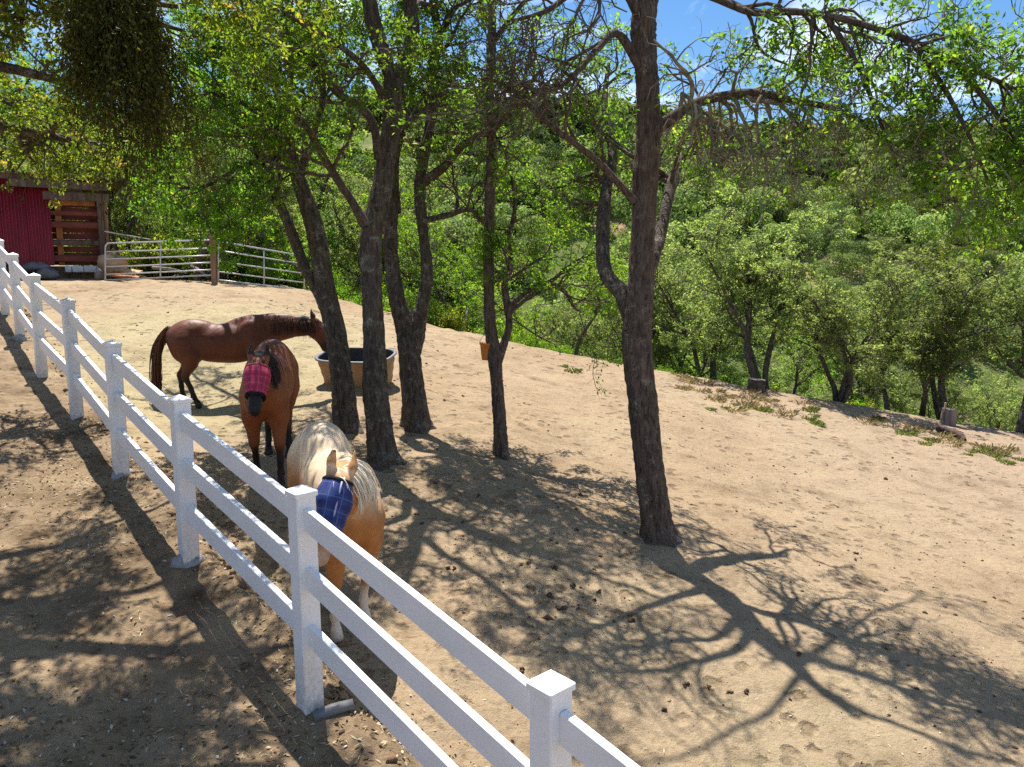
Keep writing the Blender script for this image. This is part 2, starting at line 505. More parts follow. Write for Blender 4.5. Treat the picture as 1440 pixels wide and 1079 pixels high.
def paddock_z(x, y):
    z = _S[n_] + _S[n_ + 1] * x + _S[n_ + 2] * y
    for i in range(n_):
        z = z + _S[i] * _tps_k((x - ctrl[i, 0]) ** 2 + (y - ctrl[i, 1]) ** 2)
    return z


_cx = np.array([-60, -20, -13, -9, -6.7, -4.5, -2, .7, 4, 8, 12, 20, 60.]); _cy = np.array([34, 32, 31, 28, 25.2, 22.6, 20.8, 19.2, 18.2, 17.5, 17.0, 16.4, 15.])


def crest_y(x):
    return np.interp(x, _cx, _cy)


def fence_side(x, y):
    """signed distance to the fence line, positive on the paddock side"""
    best = np.full(np.shape(x), 1e9); sgn = np.ones(np.shape(x))
    for a, b in zip(FENCE_LINE[:-1], FENCE_LINE[1:]):
        e = b - a; L2 = (e ** 2).sum()
        t = np.clip(((x - a[0]) * e[0] + (y - a[1]) * e[1]) / L2, 0, 1)
        dx = x - a[0] - t * e[0]; dy = y - a[1] - t * e[1]
        d = np.hypot(dx, dy); s = np.sign(e[1] * dx - e[0] * dy)
        m = d < best
        best = np.where(m, d, best); sgn = np.where(m, s, sgn)
    return best * np.where(sgn == 0, 1, sgn)


def hill_z(x, y):
    r = 1 + .10 * np.sin(x * .021 + 1.0) + .06 * np.sin(x * .05 + y * .013)
    t = np.maximum(y - 42, 0)
    up = .335 * t * r
    cap = 58 - 0.10 * np.maximum(x, 0) + 6 * np.sin(x * .016 + 2)
    up = cap * (1 - np.exp(-(up / cap) * 1.25 - (up / cap) ** 3 * .35))
    z = CAMZ - 9.5 + up + 2.6 * fbm(x * .02, y * .02, 4, 5) * smooth(50, 100, y) * 1.6
    z = z + np.maximum(-x - 12, 0) * .05
    return z


def ground_z(x, y, micro=True):
    x = np.asarray(x, float); y = np.asarray(y, float)
    yc = crest_y(x)
    s = y - yc
    xx = np.clip(x, -24, 26); yy = np.clip(np.minimum(y, yc + 1.5), -4, 40)
    z = paddock_z(xx, yy)
    z = np.clip(z, CAMZ - 7.5, CAMZ + 2.0)
    fs = fence_side(x, y)
    wob = .16 * fbm(x * 1.3, y * 1.3, 3, 9)
    z = z + STEP * (1 - smooth(.16, .62, fs + wob))
    z = z + .05 * np.exp(-((fs - .12) / .18) ** 2) * (.4 + fbm(x * 2.2, y * 2.2, 3, 12))
    drop = .36 * (np.sqrt(np.maximum(s, 0) ** 2 + .8) - .8 ** .5)
    near = z - drop
    hz = hill_z(x, y)
    k = 3.0
    h = np.clip(.5 + .5 * (near - hz) / k, 0, 1)
    both = near * h + hz * (1 - h) + k * h * (1 - h)
    w = smooth(12, 30, s)
    out = near * (1 - w) + both * w
    if micro:
        e = 1 - smooth(20, 60, np.abs(s) + np.maximum(y, 0) * .2)
        out = out + e * (.055 * fbm(x * .9, y * .9, 3, 1) + .036 * fbm(x * 3.6, y * 3.6, 3, 2))
        chips = 1 - smooth(-.2, 1.2, fs)
        out = out + e * chips * .02 * fbm(x * 6, y * 6, 2, 3)
    return out


def gz(x, y):
    return float(ground_z(np.array([x]), np.array([y]))[0])


def hit(u, v, d0=2.5, d1=40):
    """where a bearing meets the ground"""
    ds = np.linspace(d0, d1, 800)
    xc = (u - 720) / FPX * ds; yc = (540 - v) / FPX * ds
    X = xc; Y = ds * CP + yc * SP; Z = CAMZ + yc * CP - ds * SP
    g = ground_z(X, Y, False)
    b = np.nonzero(Z <= g)[0]
    i = b[0] if len(b) else len(ds) - 1
    return float(X[i]), float(Y[i]), float(ds[i])


def axis(lo, hi, step, far, grow=1.09):
    a = list(np.arange(lo, hi, step)); s = step; p = a[-1]
    while p < far: s *= grow; p += s; a.append(p)
    s = step; p = lo; L = []
    lim = -far
    while p > lim: s *= grow; p -= s; L.append(p)
    return np.array(L[::-1] + a)


gx = axis(-11.5, 11.5, .075, 520, 1.10)
gy_hi = list(np.arange(1.0, 20.5, .075)); s_ = .075
while gy_hi[-1] < 900: s_ *= 1.06; gy_hi.append(gy_hi[-1] + min(s_, 9))
s_ = .075; lo_ = []; p_ = 1.0
while p_ > -60: s_ *= 1.14; p_ -= s_; lo_.append(p_)
gy = np.array(lo_[::-1] + gy_hi)
GX, GY = np.meshgrid(gx, gy)
GZ = ground_z(GX, GY)
nx_, ny_ = len(gx), len(gy)
fsG = fence_side(GX, GY); sG = GY - crest_y(GX)
a_wild = smooth(-.2, 1.8, sG + .6 * fbm(GX * .7, GY * .7, 3, 21))
a_chips = (1 - smooth(-.1, .9, fsG + .35 * fbm(GX * .9, GY * .9, 3, 22)))
a_straw = smooth(.25, .75, np.exp(-((GX + 5.5) / 3.6) ** 2 - ((GY - 14.5) / 5.0) ** 2) + .25 * fbm(GX * .5, GY * .5, 3, 23))
a_pink = smooth(1.0, 9, GX) * smooth(6, 12, GY) * .9


def grid_obj(name, r0, r1):
    V = np.stack([GX[r0:r1], GY[r0:r1], GZ[r0:r1]], -1).reshape(-1, 3)
    r = r1 - r0
    i = (np.arange(r - 1)[:, None] * nx_ + np.arange(nx_ - 1)[None]).ravel()
    F = np.stack([i, i + 1, i + nx_ + 1, i + nx_], 1)
    o = np_obj(name, V, F, M['ground'], None, dict(wild=a_wild[r0:r1].ravel(), chips=a_chips[r0:r1].ravel(), straw=a_straw[r0:r1].ravel(), pink=a_pink[r0:r1].ravel()))
    o['kind'] = 'structure'
    return o


split = int(np.searchsorted(gy, 44))
grid_obj('ground', 0, split + 1)
grid_obj('hill', split, ny_)

# ---------------------------------------------------------------- white rail fence
fence = thing('rail_fence', 'long white three-rail vinyl fence climbing past the horses to the barn', 'fence', PB[2].tolist())
forg = PB[2]
post_mesh = {}
for i in range(len(PB)):
    t, b = post_top[i], post_base[i]
    j0, j1 = max(i - 1, 0), min(i + 1, len(PB) - 1)
    dirv = post_base[j1] - post_base[j0]; dirv = np.array((dirv[0], dirv[1], 0)); R = basis(dirv)
    lean = np.array((random.uniform(-.006, .006), random.uniform(-.006, .006), 0))
    h = t[2] - b[2]
    mb = MB(); mb.box((0, 0, (h - .03 - .12) / 2), (.127, .127, h - .03 + .12), R, .006)
    po = mb.build('post', M['vinyl_post'], fence); po.location = (b - forg).tolist(); po.rotation_euler = (lean[0], lean[1], 0)
    c = MB(); c.box((0, 0, h - .022), (.146, .146, .034), R, .005)
    w = .066
    top = np.array([(-w, -w, 0), (w, -w, 0), (w, w, 0), (-w, w, 0), (0, 0, .03)]) @ R.T + np.array((0, 0, h - .0045))
    c.add(top, [(0, 1, 4), (1, 2, 4), (2, 3, 4), (3, 0, 4)])
    c.build('cap', M['vinyl'], po)
for i in range(len(PB) - 1):
    a, b = post_top[i], post_top[i + 1]
    for k, dz in enumerate((-.165, -.53, -.895)):
        A = a + np.array((0, 0, dz)); B = b + np.array((0, 0, dz))
        e = B - A; L = np.linalg.norm(e); u = e / L
        A2 = A + u * .052; B2 = B - u * .052; mid = (A2 + B2) / 2
        mb = MB(); mb.box((0, 0, 0), (np.linalg.norm(B2 - A2), .042, .142), basis(u), .004)
        mb.build('rail', M['vinyl'], fence).location = (mid - forg).tolist()
# concrete collars at the feet of three posts, a stub of pipe beside one
def lump(name, loc, r, mat, label, cat, group=None, seed=0, flat=.5, n=14, parent=None):
    rg = np.random.default_rng(seed)
    th = np.linspace(0, 2 * np.pi, n, endpoint=False); ph = np.linspace(.0, np.pi, 8)
    V = []; F = []
    pa = rg.uniform(0, 6, 6)
    for i, p in enumerate(ph):
        for j, t in enumerate(th):
            q = 1 + .16 * math.sin(2 * t + pa[0]) + .12 * math.sin(3 * t + pa[1] + p * 2) + .10 * math.sin(2 * p * 2 + pa[2]) + rg.normal(0, .035)
            V.append((r[0] * q * math.sin(p) * math.cos(t), r[1] * q * math.sin(p) * math.sin(t), r[2] * q * math.cos(p)))
    for i in range(7):
        for j in range(n):
            F.append((i * n + j, i * n + (j + 1) % n, (i + 1) * n + (j + 1) % n, (i + 1) * n + j))
    o = np_obj(name, V, F, mat, parent)
    o.location = loc
    if label: tag(o, label, cat, group)
    return o


for i, (lab) in {3: 'grey concrete collar poured round the second fence post from the front rail end', 7: 'dark concrete collar round a far fence post near the barn',
                 4: 'small concrete collar at the foot of the post below the bay horse'}.items():
    b = post_base[i]
    lump('concrete_collar', (b[0], b[1], b[2] - .0), (.125 if i == 3 else .11, .12 if i == 3 else .11, .10), M['concrete'], lab, 'footing', 'concrete collars at fence posts', seed=i)
b = post_base[2]
mb = MB(); mb.tube([(-.10, -.05, .0), (.0, .0, .02), (.12, .05, .03)], [.032, .036, .034], 12)
o = mb.build('pipe_stub', M['tub_rim'], None, True); o.location = (b[0] + .15, b[1] - .07, gz(b[0] + .15, b[1] - .07))
tag(o, 'short grey pipe stub lying at the foot of the tall front fence post', 'pipe')

# ---------------------------------------------------------------- pipe gate, panel and post by the barn
def pipe_gate(name, label, bl, br, tl, tr, fr, posts_at, group=None):
    bl, br, tl, tr = map(np.array, (bl, br, tl, tr))
    root = thing(name, label, 'gate', bl.tolist(), 0, group)
    q = lambda s, t: (bl * (1 - s) + br * s) * (1 - t) + (tl * (1 - s) + tr * s) * t - bl
    r = .024
    pts = []
    for s, t in ((0, 0), (0, .5), (0, .86), (.006, .95), (.022, .99), (.05, 1), (.5, 1), (.95, 1), (.978, .99), (.994, .95), (1, .86), (1, .5), (1, 0)):
        pts.append(q(s, t))
    MB().tube(pts, r, 10).build('frame', M['galv'], root, True)
    for t in fr:
        MB().tube([q(.004, t), q(.3, t), q(.7, t), q(.996, t)], r * .82, 8).build('bar', M['galv'], root, True)
    for s in posts_at:
        MB().tube([q(s, 0), q(s, .5), q(s, 1)], r * .85, 8).build('brace', M['galv'], root, True)
    return root


pipe_gate('pipe_gate', 'galvanised six-bar pipe gate between the red barn and the wooden post', P(148, 396, 23.6), P(299, 388.5, 22.1), P(148, 343, 23.6), P(299, 338, 22.1),
          (0.02, .17, .37, .57, .77), (.53,))
pipe_gate('pipe_fence', 'galvanised pipe panel sloping down from the wooden gate post into the trees', P(307, 396, 22.0), P(428, 410, 25.0), P(307, 340, 22.0), P(428, 361, 25.0),
          (0.03, .24, .50, .77), (.5,))
gp = P(302, 402, 22.05)
o = MB().box((0, 0, .62), (.13, .13, 1.5), basis((1, -.1, 0)), .012).build('gate_post', M['wood_post']); o.location = gp.tolist()
tag(o, 'brown square wooden post that the pipe gate closes against', 'post')
A, B = P(147, 326, 24.6), P(212, 338, 26.5)
o = MB().tube([(0, 0, 0), ((B - A) / 2).tolist(), (B - A).tolist()], .025, 8).build('pipe_rail', M['galv'], None, True); o.location = A.tolist()
tag(o, 'single thin pipe rail running behind the gate from the barn corner', 'rail')
for k, (u, v, d, L, rz, mt, lab) in enumerate([(168, 388, 23.9, 1.1, .25, 'wood_orange', 'orange board lying on the ground just behind the pipe gate'),
                                               (178, 381, 24.3, 1.0, -.2, 'wood_pale', 'pale board leaning on the orange one behind the pipe gate')]):
    c = P(u, v, d)
    o = MB().box((0, 0, 0), (L, .22, .06), None, .006).build('timber_board', M[mt]); o.location = c.tolist(); o.rotation_euler = (.25, .12, rz)
    tag(o, lab, 'board')
c = P(160, 372, 24.6); lump('earth_heap', c.tolist(), (.45, .4, .3), M['wood_pale'], 'small heap of pale orange earth behind the pipe gate by the barn', 'earth heap', seed=31)
for k, (a, b_) in enumerate([((270, 375, 24.2), (293, 391, 23.6)), ((215, 377, 24.3), (262, 384, 23.8))]):
    A, B = P(*a), P(*b_)
    o = MB().tube([(0, 0, 0), ((B - A) * .5 + np.array((0, 0, .04))).tolist(), (B - A).tolist()], [.05, .045, .035], 8).build('fallen_limb', M['stump'], None, True)
    o.location = A.tolist()
    tag(o, ['pale fallen limb propped behind the gate near its wooden post', 'grey fallen limb lying low behind the middle of the gate'][k], 'fallen limb')

# ---------------------------------------------------------------- red barn
def bz(v, d=24.0): return ((540 - v) / FPX * CP - SP) * d


bx = lambda u, d=24.0: (u - 720) / FPX * d
BY = 24.0 * CP + (540 - 320) / FPX * 24 * SP
BROT = math.radians(33)
barn = thing('red_barn', 'red corrugated metal barn with an open timber stall bay at its end', 'barn', (bx(72), BY, CAMZ + bz(374)), BROT)
BRM = np.array(Matrix.Rotation(BROT, 3, 'Z'))
bo = np.array((bx(72), BY, CAMZ + bz(374)))
x0 = -5.0; W1 = 0.0
H1 = bz(258) - bz(374); HR = bz(288) - bz(374)
# corrugated wall: three sheets, each its own part
def corrugated(w, h, pitch=.085, amp=.018):
    n = int(w / pitch * 8)
    xs = np.linspace(0, w, n + 1); ys = amp * np.sin(xs / pitch * 2 * np.pi)
    V = [(x, y, z) for z in (0, h) for x, y in zip(xs, ys)] + [(x, y + .012, z) for z in (0, h) for x, y in zip(xs, ys)]
    m = n + 1
    F = [(i, i + 1, m + i + 1, m + i) for i in range(n)] + [(2 * m + i + 1, 2 * m + i, 3 * m + i, 3 * m + i + 1) for i in range(n)]
    F += [(0, m, 3 * m, 2 * m), (n, 2 * m + n, 3 * m + n, m + n)] + [(m + i, m + i + 1, 3 * m + i + 1, 3 * m + i) for i in range(n)]
    mb = MB(); mb.add(V, F); return mb


ws = .66
sheet = corrugated(ws, 2.55).mesh('wall_sheet', M['barn_metal'], True)
for k in range(8):
    o = link(bpy.data.objects.new('wall_sheet', sheet), barn); o.location = (-(k + 1) * (ws - .006), -.02 - .004 * (k % 2), 0)
SW = (bx(141) - bx(72)) * .87   # width of the stall bay
for k in range(11):      # boards at the back of the stall
    zb = .02 + k * .2
    MB().box((SW / 2 - .1, .42 + .012 * (k % 3), zb + .09), (SW + .6, .03, .186), None, .004, .004).build('board', M['wood_red'], barn)
for v_, hh, mt in ((341.5, .13, 'wood_grey'), (316, .17, 'wood_red'), (364, .20, 'wood_red'), (300, .12, 'wood_red')):
    MB().box((SW / 2 + .02, .06, bz(v_) - bz(374)), (SW + .16, .06, hh), None, .012, .008).build('stall_rail', M[mt], barn)
MB().box((.22, .22, .98), (.17, .12, 1.96), None, .01).build('stall_post', M['wood_orange'], barn)
MB().box((.62, .24, 1.93), (1.3, .1, .16), None, .01).build('lintel', M['wood_orange'], barn)
MB().box((SW + .06, .02, .98), (.17, .16, 2.3), None, .015, .006).build('corner_post', M['wood_grey'], barn)
MB().box((SW + .21, .12, .92), (.10, .12, 2.1), None, .015, .006).build('corner_post', M['wood_post'], barn)
MB().box((SW / 2 + .1, .0, 2.12), (SW + .5, .10, .24), None, .012, .006).build('header_beam', M['wood_grey'], barn)
MB().box((SW / 2 - .35, -.08, 2.44), (SW + 1.3, .14, .22), None, .012, .006).build('header_beam', M['wood_grey'], barn)
MB().box((-2.7, -.0, 2.62), (5.3, .10, .14), None, .012, .006).build('header_beam', M['wood_grey'], barn)
rs = corrugated(.8, 3.4, .09, .016)
rs_me = rs.mesh('roof_sheet', M['roof_metal'], True)
roof = MB().box((-1.6, 1.5, 2.60), (7.6, 3.2, .04), Matrix.Rotation(math.radians(-4), 3, 'X')).build('roof_deck', M['wood_grey'], barn)
for k in range(10):
    o = link(bpy.data.objects.new('roof_sheet', rs_me), barn)
    o.location = (-5.4 + k * .77, -.25, 2.74 + .004 * (k % 2)); o.rotation_euler = (math.radians(-90 - 4), 0, 0)
for xx in (-5.2, SW + .05):
    MB().box((xx, 1.7, 1.2), (.06, 2.9, 2.5), None, .01).build('side_wall', M['wood_red'], barn)
for k in range(4):
    w_ = (.20, .36, .42, .40)[k]; xs_ = (.52, .82, 1.22, 1.64)[k]
    o = MB().box((0, 0, 0), (w_, .22, .2), None, .02, .006).build('foundation_block', M['white_block'])
    o.location = (bo + BRM @ np.array(((xs_ - .1) * .87, .06, -.11))).tolist(); o.rotation_euler.z = BROT; o.scale.x = .87
    tag(o, ['smallest white block under the barn stall, by the red metal wall', 'white foundation block under the barn stall, second from the red metal wall', 'white foundation block under the barn stall, third from the red metal wall',
            'white foundation block under the barn stall, closest to the corner post'][k], 'block', 'white blocks under the barn stall')
for k, (u, v, d, r, lab) in enumerate([(66, 387, 23.6, (.40, .32, .17), 'big grey rock on the ground below the red metal wall'), (50, 377, 23.9, (.4, .3, .16), 'flat grey rock under the bottom edge of the red metal wall'),
                                       (140, 388, 23.7, (.16, .2, .2), 'upright grey rock at the foot of the barn corner post'), (20, 384, 24.0, (.5, .4, .25), 'dark rock beneath the barn behind the white fence')]):
    lump('rock', P(u, v, d).tolist(), r, M['rock'], lab, 'rock', seed=40 + k)
MB().box((-1.6, 1.0, -.30), (7.4, 1.5, .56), None, .02).build('shade_base', M['clod'], barn)  # dark block under the barn, its colour standing in for the shade there

# ---------------------------------------------------------------- trees: growth
class Acc:
    def __init__(s): s.V = []; s.F = []; s.T = []; s.n = 0
    def add(s, V, F, T=None):
        s.V.append(V); s.F.append(F + s.n); s.n += len(V)
        if T is not None: s.T.append(T)
    def obj(s, name, mat, parent, kind=None, smooth_shade=True):
        if not s.V: return None
        o = np_obj(name, np.concatenate(s.V), np.concatenate(s.F), mat, parent, {'tint': np.concatenate(s.T)} if s.T else None, smooth_shade)
        if kind: o['kind'] = kind
        return o
    def mesh(s, name, mat, smooth_shade=True):
        return np_mesh(name, np.concatenate(s.V), np.concatenate(s.F), mat, {'tint': np.concatenate(s.T)} if s.T else None, smooth_shade)


def tubes(Pn, Rn, S, rg):
    Nn, R, _ = Pn.shape
    t = norm(np.gradient(Pn, axis=1))
    ref = norm(rg.normal(size=(Nn, 1, 3)))
    m = norm(Pn[:, -1:] - Pn[:, :1]); ref = norm(ref - (ref * m).sum(-1, keepdims=True) * m)
    a = norm(np.cross(t, np.broadcast_to(ref, t.shape))); b = np.cross(t, a)
    th = np.linspace(0, 2 * np.pi, S, endpoint=False)
    V = Pn[:, :, None] + Rn[:, :, None, None] * (np.cos(th)[None, None, :, None] * a[:, :, None] + np.sin(th)[None, None, :, None] * b[:, :, None])
    base = (np.arange(Nn) * R * S)[:, None, None]; i = (np.arange(R - 1) * S)[None, :, None]; j = np.arange(S)[None, None]; jn = (j + 1) % S
    F = np.stack([base + i + j, base + i + jn, base + i + S + jn, base + i + S + j], -1).reshape(-1, 4)
    return V.reshape(-1, 3), F


def catmull(pts, m):
    pts = np.asarray(pts, float)
    if len(pts) == 2: pts = np.stack([pts[0], (pts[0] + pts[1]) / 2, pts[1]])
    p = np.concatenate([[2 * pts[0] - pts[1]], pts, [2 * pts[-1] - pts[-2]]])
    out = []
    n = len(pts) - 1
    for s in np.linspace(0, n, m):
        i = min(int(s), n - 1); t = s - i
        a, b, c, d = p[i], p[i + 1], p[i + 2], p[i + 3]
        out.append(.5 * ((2 * b) + (c - a) * t + (2 * a - 5 * b + 4 * c - d) * t * t + (3 * b - a - 3 * c + d) * t ** 3))
    return np.array(out)


def trunk_tube(pts, rad, sides, seed, flare=True, step=.045, rough=.055):
    L = np.linalg.norm(np.diff(pts, axis=0), axis=1).sum()
    m = max(8, int(L / step))
    C = catmull(np.concatenate([pts, np.array(rad)[:, None]], 1), m)
    p, r = C[:, :3], np.maximum(C[:, 3], .004)
    rg = np.random.default_rng(seed)
    t = norm(np.gradient(p, axis=0))
    up = np.array((0, 0, 1.0)); horiz = abs(t[:, 2]).mean() < .5
    ref = up if horiz else np.array((1.0, .3, 0))
    a = norm(np.cross(t, ref)); b = np.cross(t, a)
    th = np.linspace(0, 2 * np.pi, sides, endpoint=False)
    s = np.linspace(0, L, m)
    q = np.ones((m, sides))
    for k in range(9):
        fr = rg.integers(2, 9 if sides > 14 else 4); wz = rg.uniform(.5, 7); ph = rg.uniform(0, 6.28)
        q += rough * rg.uniform(.2, .6) * np.sin(fr * th[None] + wz * s[:, None] + ph + 1.2 * np.sin(s[:, None] * rg.uniform(1, 3)))
    q += rough * .55 * rg.normal(size=(m, sides))
    if flare:
        lob = .9 + .45 * np.sin(3 * th + rg.uniform(0, 6)) + .35 * np.sin(5 * th + rg.uniform(0, 6))
        q *= 1 + (.62 * np.exp(-s / .15))[:, None] * np.maximum(lob, .25)[None]
    V = p[:, None] + (r[:, None] * q)[:, :, None] * (np.cos(th)[None, :, None] * a[:, None] + np.sin(th)[None, :, None] * b[:, None])
    i = (np.arange(m - 1) * sides)[:, None]; j = np.arange(sides)[None]; jn = (j + 1) % sides
    F = np.stack([i + j, i + jn, i + sides + jn, i + sides + j], -1).reshape(-1, 4)
    return V.reshape(-1, 3), F, p, r


def branches_from(Pn, Rn, m, t0, t1, ang, len_rng, rg, up=0.0, bias=None, rr=.55, rmax=9):
    """starts, directions, lengths and radii for m children on each polyline"""
    Nn, R, _ = Pn.shape
    tt = rg.uniform(t0, t1, (Nn, m)) * (R - 1)
    i = np.minimum(tt.astype(int), R - 2); f = (tt - i)[..., None]
    ar = np.arange(Nn)[:, None]
    st = Pn[ar, i] * (1 - f) + Pn[ar, i + 1] * f
    tan = norm(Pn[ar, i + 1] - Pn[ar, i])
    per = rg.normal(size=(Nn, m, 3)); per = norm(per - (per * tan).sum(-1, keepdims=True) * tan)
    an = rg.uniform(ang[0], ang[1], (Nn, m, 1))
    d = tan * np.cos(an) + per * np.sin(an); d[..., 2] += up
    if bias is not None: d = d + np.asarray(bias)
    d = norm(d)
    ln = rg.uniform(len_rng[0], len_rng[1], (Nn, m)) * (1.15 - .45 * tt / (R - 1))
    r = np.minimum((Rn[ar, i] * (1 - f[..., 0]) + Rn[ar, i + 1] * f[..., 0]) * rr, rmax)
    return st.reshape(-1, 3), d.reshape(-1, 3), ln.ravel(), r.ravel()


def grow(st, d, ln, r, R, wig, trop, rg):
    Pn = np.empty((len(st), R, 3)); Pn[:, 0] = st
    dd = d.copy(); seg = ln / (R - 1)
    for k in range(1, R):
        dd = dd + rg.normal(0, wig, dd.shape); dd[:, 2] += trop; dd = norm(dd)
        Pn[:, k] = Pn[:, k - 1] + dd * seg[:, None]
    Rn = r[:, None] * np.linspace(1, .32, R)[None]
    return Pn, Rn


def leaf_quads(pos, along, size, rg, aspect=.5, upbias=.5):
    n = len(pos)
    ax = norm(along + rg.normal(0, .75, (n, 3)))
    nr = rg.normal(size=(n, 3)); nr[:, 2] += upbias; nr = norm(nr - (nr * ax).sum(-1, keepdims=True) * ax)
    sd = np.cross(nr, ax)
    L = size * rg.uniform(.65, 1.25, n); w = L * aspect * rg.uniform(.8, 1.2, n)
    L = L[:, None]; w = w[:, None]
    V = np.stack([pos, pos + ax * L * .45 + sd * w * .5 + nr * w * .16, pos + ax * L - nr * L * .08, pos + ax * L * .5 - sd * w * .5 + nr * w * .16], 1).reshape(-1, 3)
    F = (np.arange(n) * 4)[:, None] + np.arange(4)[None]
    return V, F


def clump_leaves(Pn, per, size, rg, acc, t0=.4, jit=.03, aspect=.5, upbias=.5, tint=(0.0, 1.0)):
    Nn, R, _ = Pn.shape
    tt = rg.uniform(t0, 1, (Nn, per)) * (R - 1)
    i = np.minimum(tt.astype(int), R - 2); f = (tt - i)[..., None]; ar = np.arange(Nn)[:, None]
    pos = (Pn[ar, i] * (1 - f) + Pn[ar, i + 1] * f).reshape(-1, 3) + rg.normal(0, jit, (Nn * per, 3))
    tan = np.repeat(norm(Pn[:, -1] - Pn[:, 0]), per, 0)
    V, F = leaf_quads(pos, tan, size, rg, aspect, upbias)
    base = np.repeat(np.clip(rg.normal(.5, .2, Nn), 0, 1), per)
    T = np.clip(tint[0] + (tint[1] - tint[0]) * (base + rg.normal(0, .14, Nn * per)), 0, .985)
    T[rg.random(len(T)) < .003] = 1.0
    acc.add(V, F, np.repeat(T, 4))


def foliate(limbs, acc_tw, acc_lf, rg, n1=7, l1=(.6, 1.5), n2=6, l2=(.3, .75), n3=5, l3=(.12, .32), per=8, leaf=.056, t0=.3, up=.12, droop=0.0, dead=0.0, bias=None, sides=5, tint=(0, 1), acc_dead=None, wig=.3):
    """branchlets, twigs and leaves on a list of (points, radii) limbs"""
    for p, r in limbs:
        idx = np.linspace(0, len(p) - 1, 16).astype(int)
        Pn, Rn = p[idx][None], r[idx][None]
        s = branches_from(Pn, Rn, n1, t0, 1.0, (.5, 1.25), l1, rg, up, bias, .55, .045)
        P1, R1 = grow(*s, 9, wig, .03 - droop, rg)
        R1 = np.maximum(R1, .006)
        V, F = tubes(P1, R1, sides + 1, rg); acc_tw.add(V, F)
        s = branches_from(P1, R1, n2, .2, 1.0, (.4, 1.2), l2, rg, up * .5, None, .6, .02)
        P2, R2 = grow(*s, 7, wig * 1.1, .02 - droop * 1.4, rg); R2 = np.maximum(R2, .004)
        V, F = tubes(P2, R2, sides, rg); acc_tw.add(V, F)
        s = branches_from(P2, R2, n3, .25, 1.0, (.4, 1.2), l3, rg, 0, None, .6, .010)
        P3, R3 = grow(*s, 5, wig * 1.2, -droop * 1.6, rg); R3 = np.maximum(R3, .0022)
        V, F = tubes(P3, R3, 3, rg); (acc_dead or acc_tw).add(V, F)
        if per:
            alive = rg.random(len(P3)) >= dead
            if alive.any(): clump_leaves(P3[alive], int(per * 1.45), leaf, rg, acc_lf, tint=tint)
            clump_leaves(P2[rg.random(len(P2)) >= dead] if dead else P2, max(1, per // 2), leaf, rg, acc_lf, .5, tint=tint) if dead < .9 else None


def px(pts):
    """surveyed limb: (u, v, depth, width in the photograph's pixels) -> points, radii"""
    A = np.array([P(u, v, d) for u, v, d, w in pts]); r = np.array([w * d / FPX / 2 * .86 for u, v, d, w in pts])
    return A, r


def oak(label, bark, base_uvd, trunk, limbs, seed, leafmat='leaf', twigmat='twig', foliage=None, group='oak trees in the paddock', name='oak_tree', default=None):
    """one surveyed oak: trunk, limbs, branchwork and crown"""
    rg = np.random.default_rng(seed)
    tp, tr = px(trunk)
    g = gz(tp[0][0], tp[0][1]); org = np.array((tp[0][0], tp[0][1], g))
    tp[0][2] = g - .10
    root = thing(name, label, 'tree', org.tolist(), 0, group)
    V, F, p, r = trunk_tube(tp, tr, 26, seed)
    np_obj('trunk', V - org, F, M[bark], root)
    tw, lf = Acc(), Acc()
    d0 = dict(default or {})
    spec = [((p, r), d0)] if d0.get('n1', 7) else []
    for k, (lp, kw) in enumerate(limbs):
        a, rr = px(lp)
        V, F, p2, r2 = trunk_tube(a, rr, 14, seed * 31 + k, flare=False, rough=.07)
        np_obj('limb', V - org, F, M[kw.pop('bark', bark)], root)
        kk = dict(d0); kk.update(kw)
        if kk.get('n1', 7): spec.append(((p2, r2), kk))
    lc = Acc()
    for lr, kw in spec:
        li = kw.pop('lichen', 0)
        foliate([(lr[0] - org, lr[1])], lc if li else tw, lf, rg, **kw)
    tw.obj('branchwork', M[twigmat], root, 'stuff')
    lc.obj('lichened_branchwork', M['twig_lichen'], root, 'stuff')
    lf.obj('crown', M[leafmat], root, None, False)
    return root


# --- the five oaks standing in the paddock
def oakspec(limbs):
    return [(l, dict(k)) for l, k in limbs]


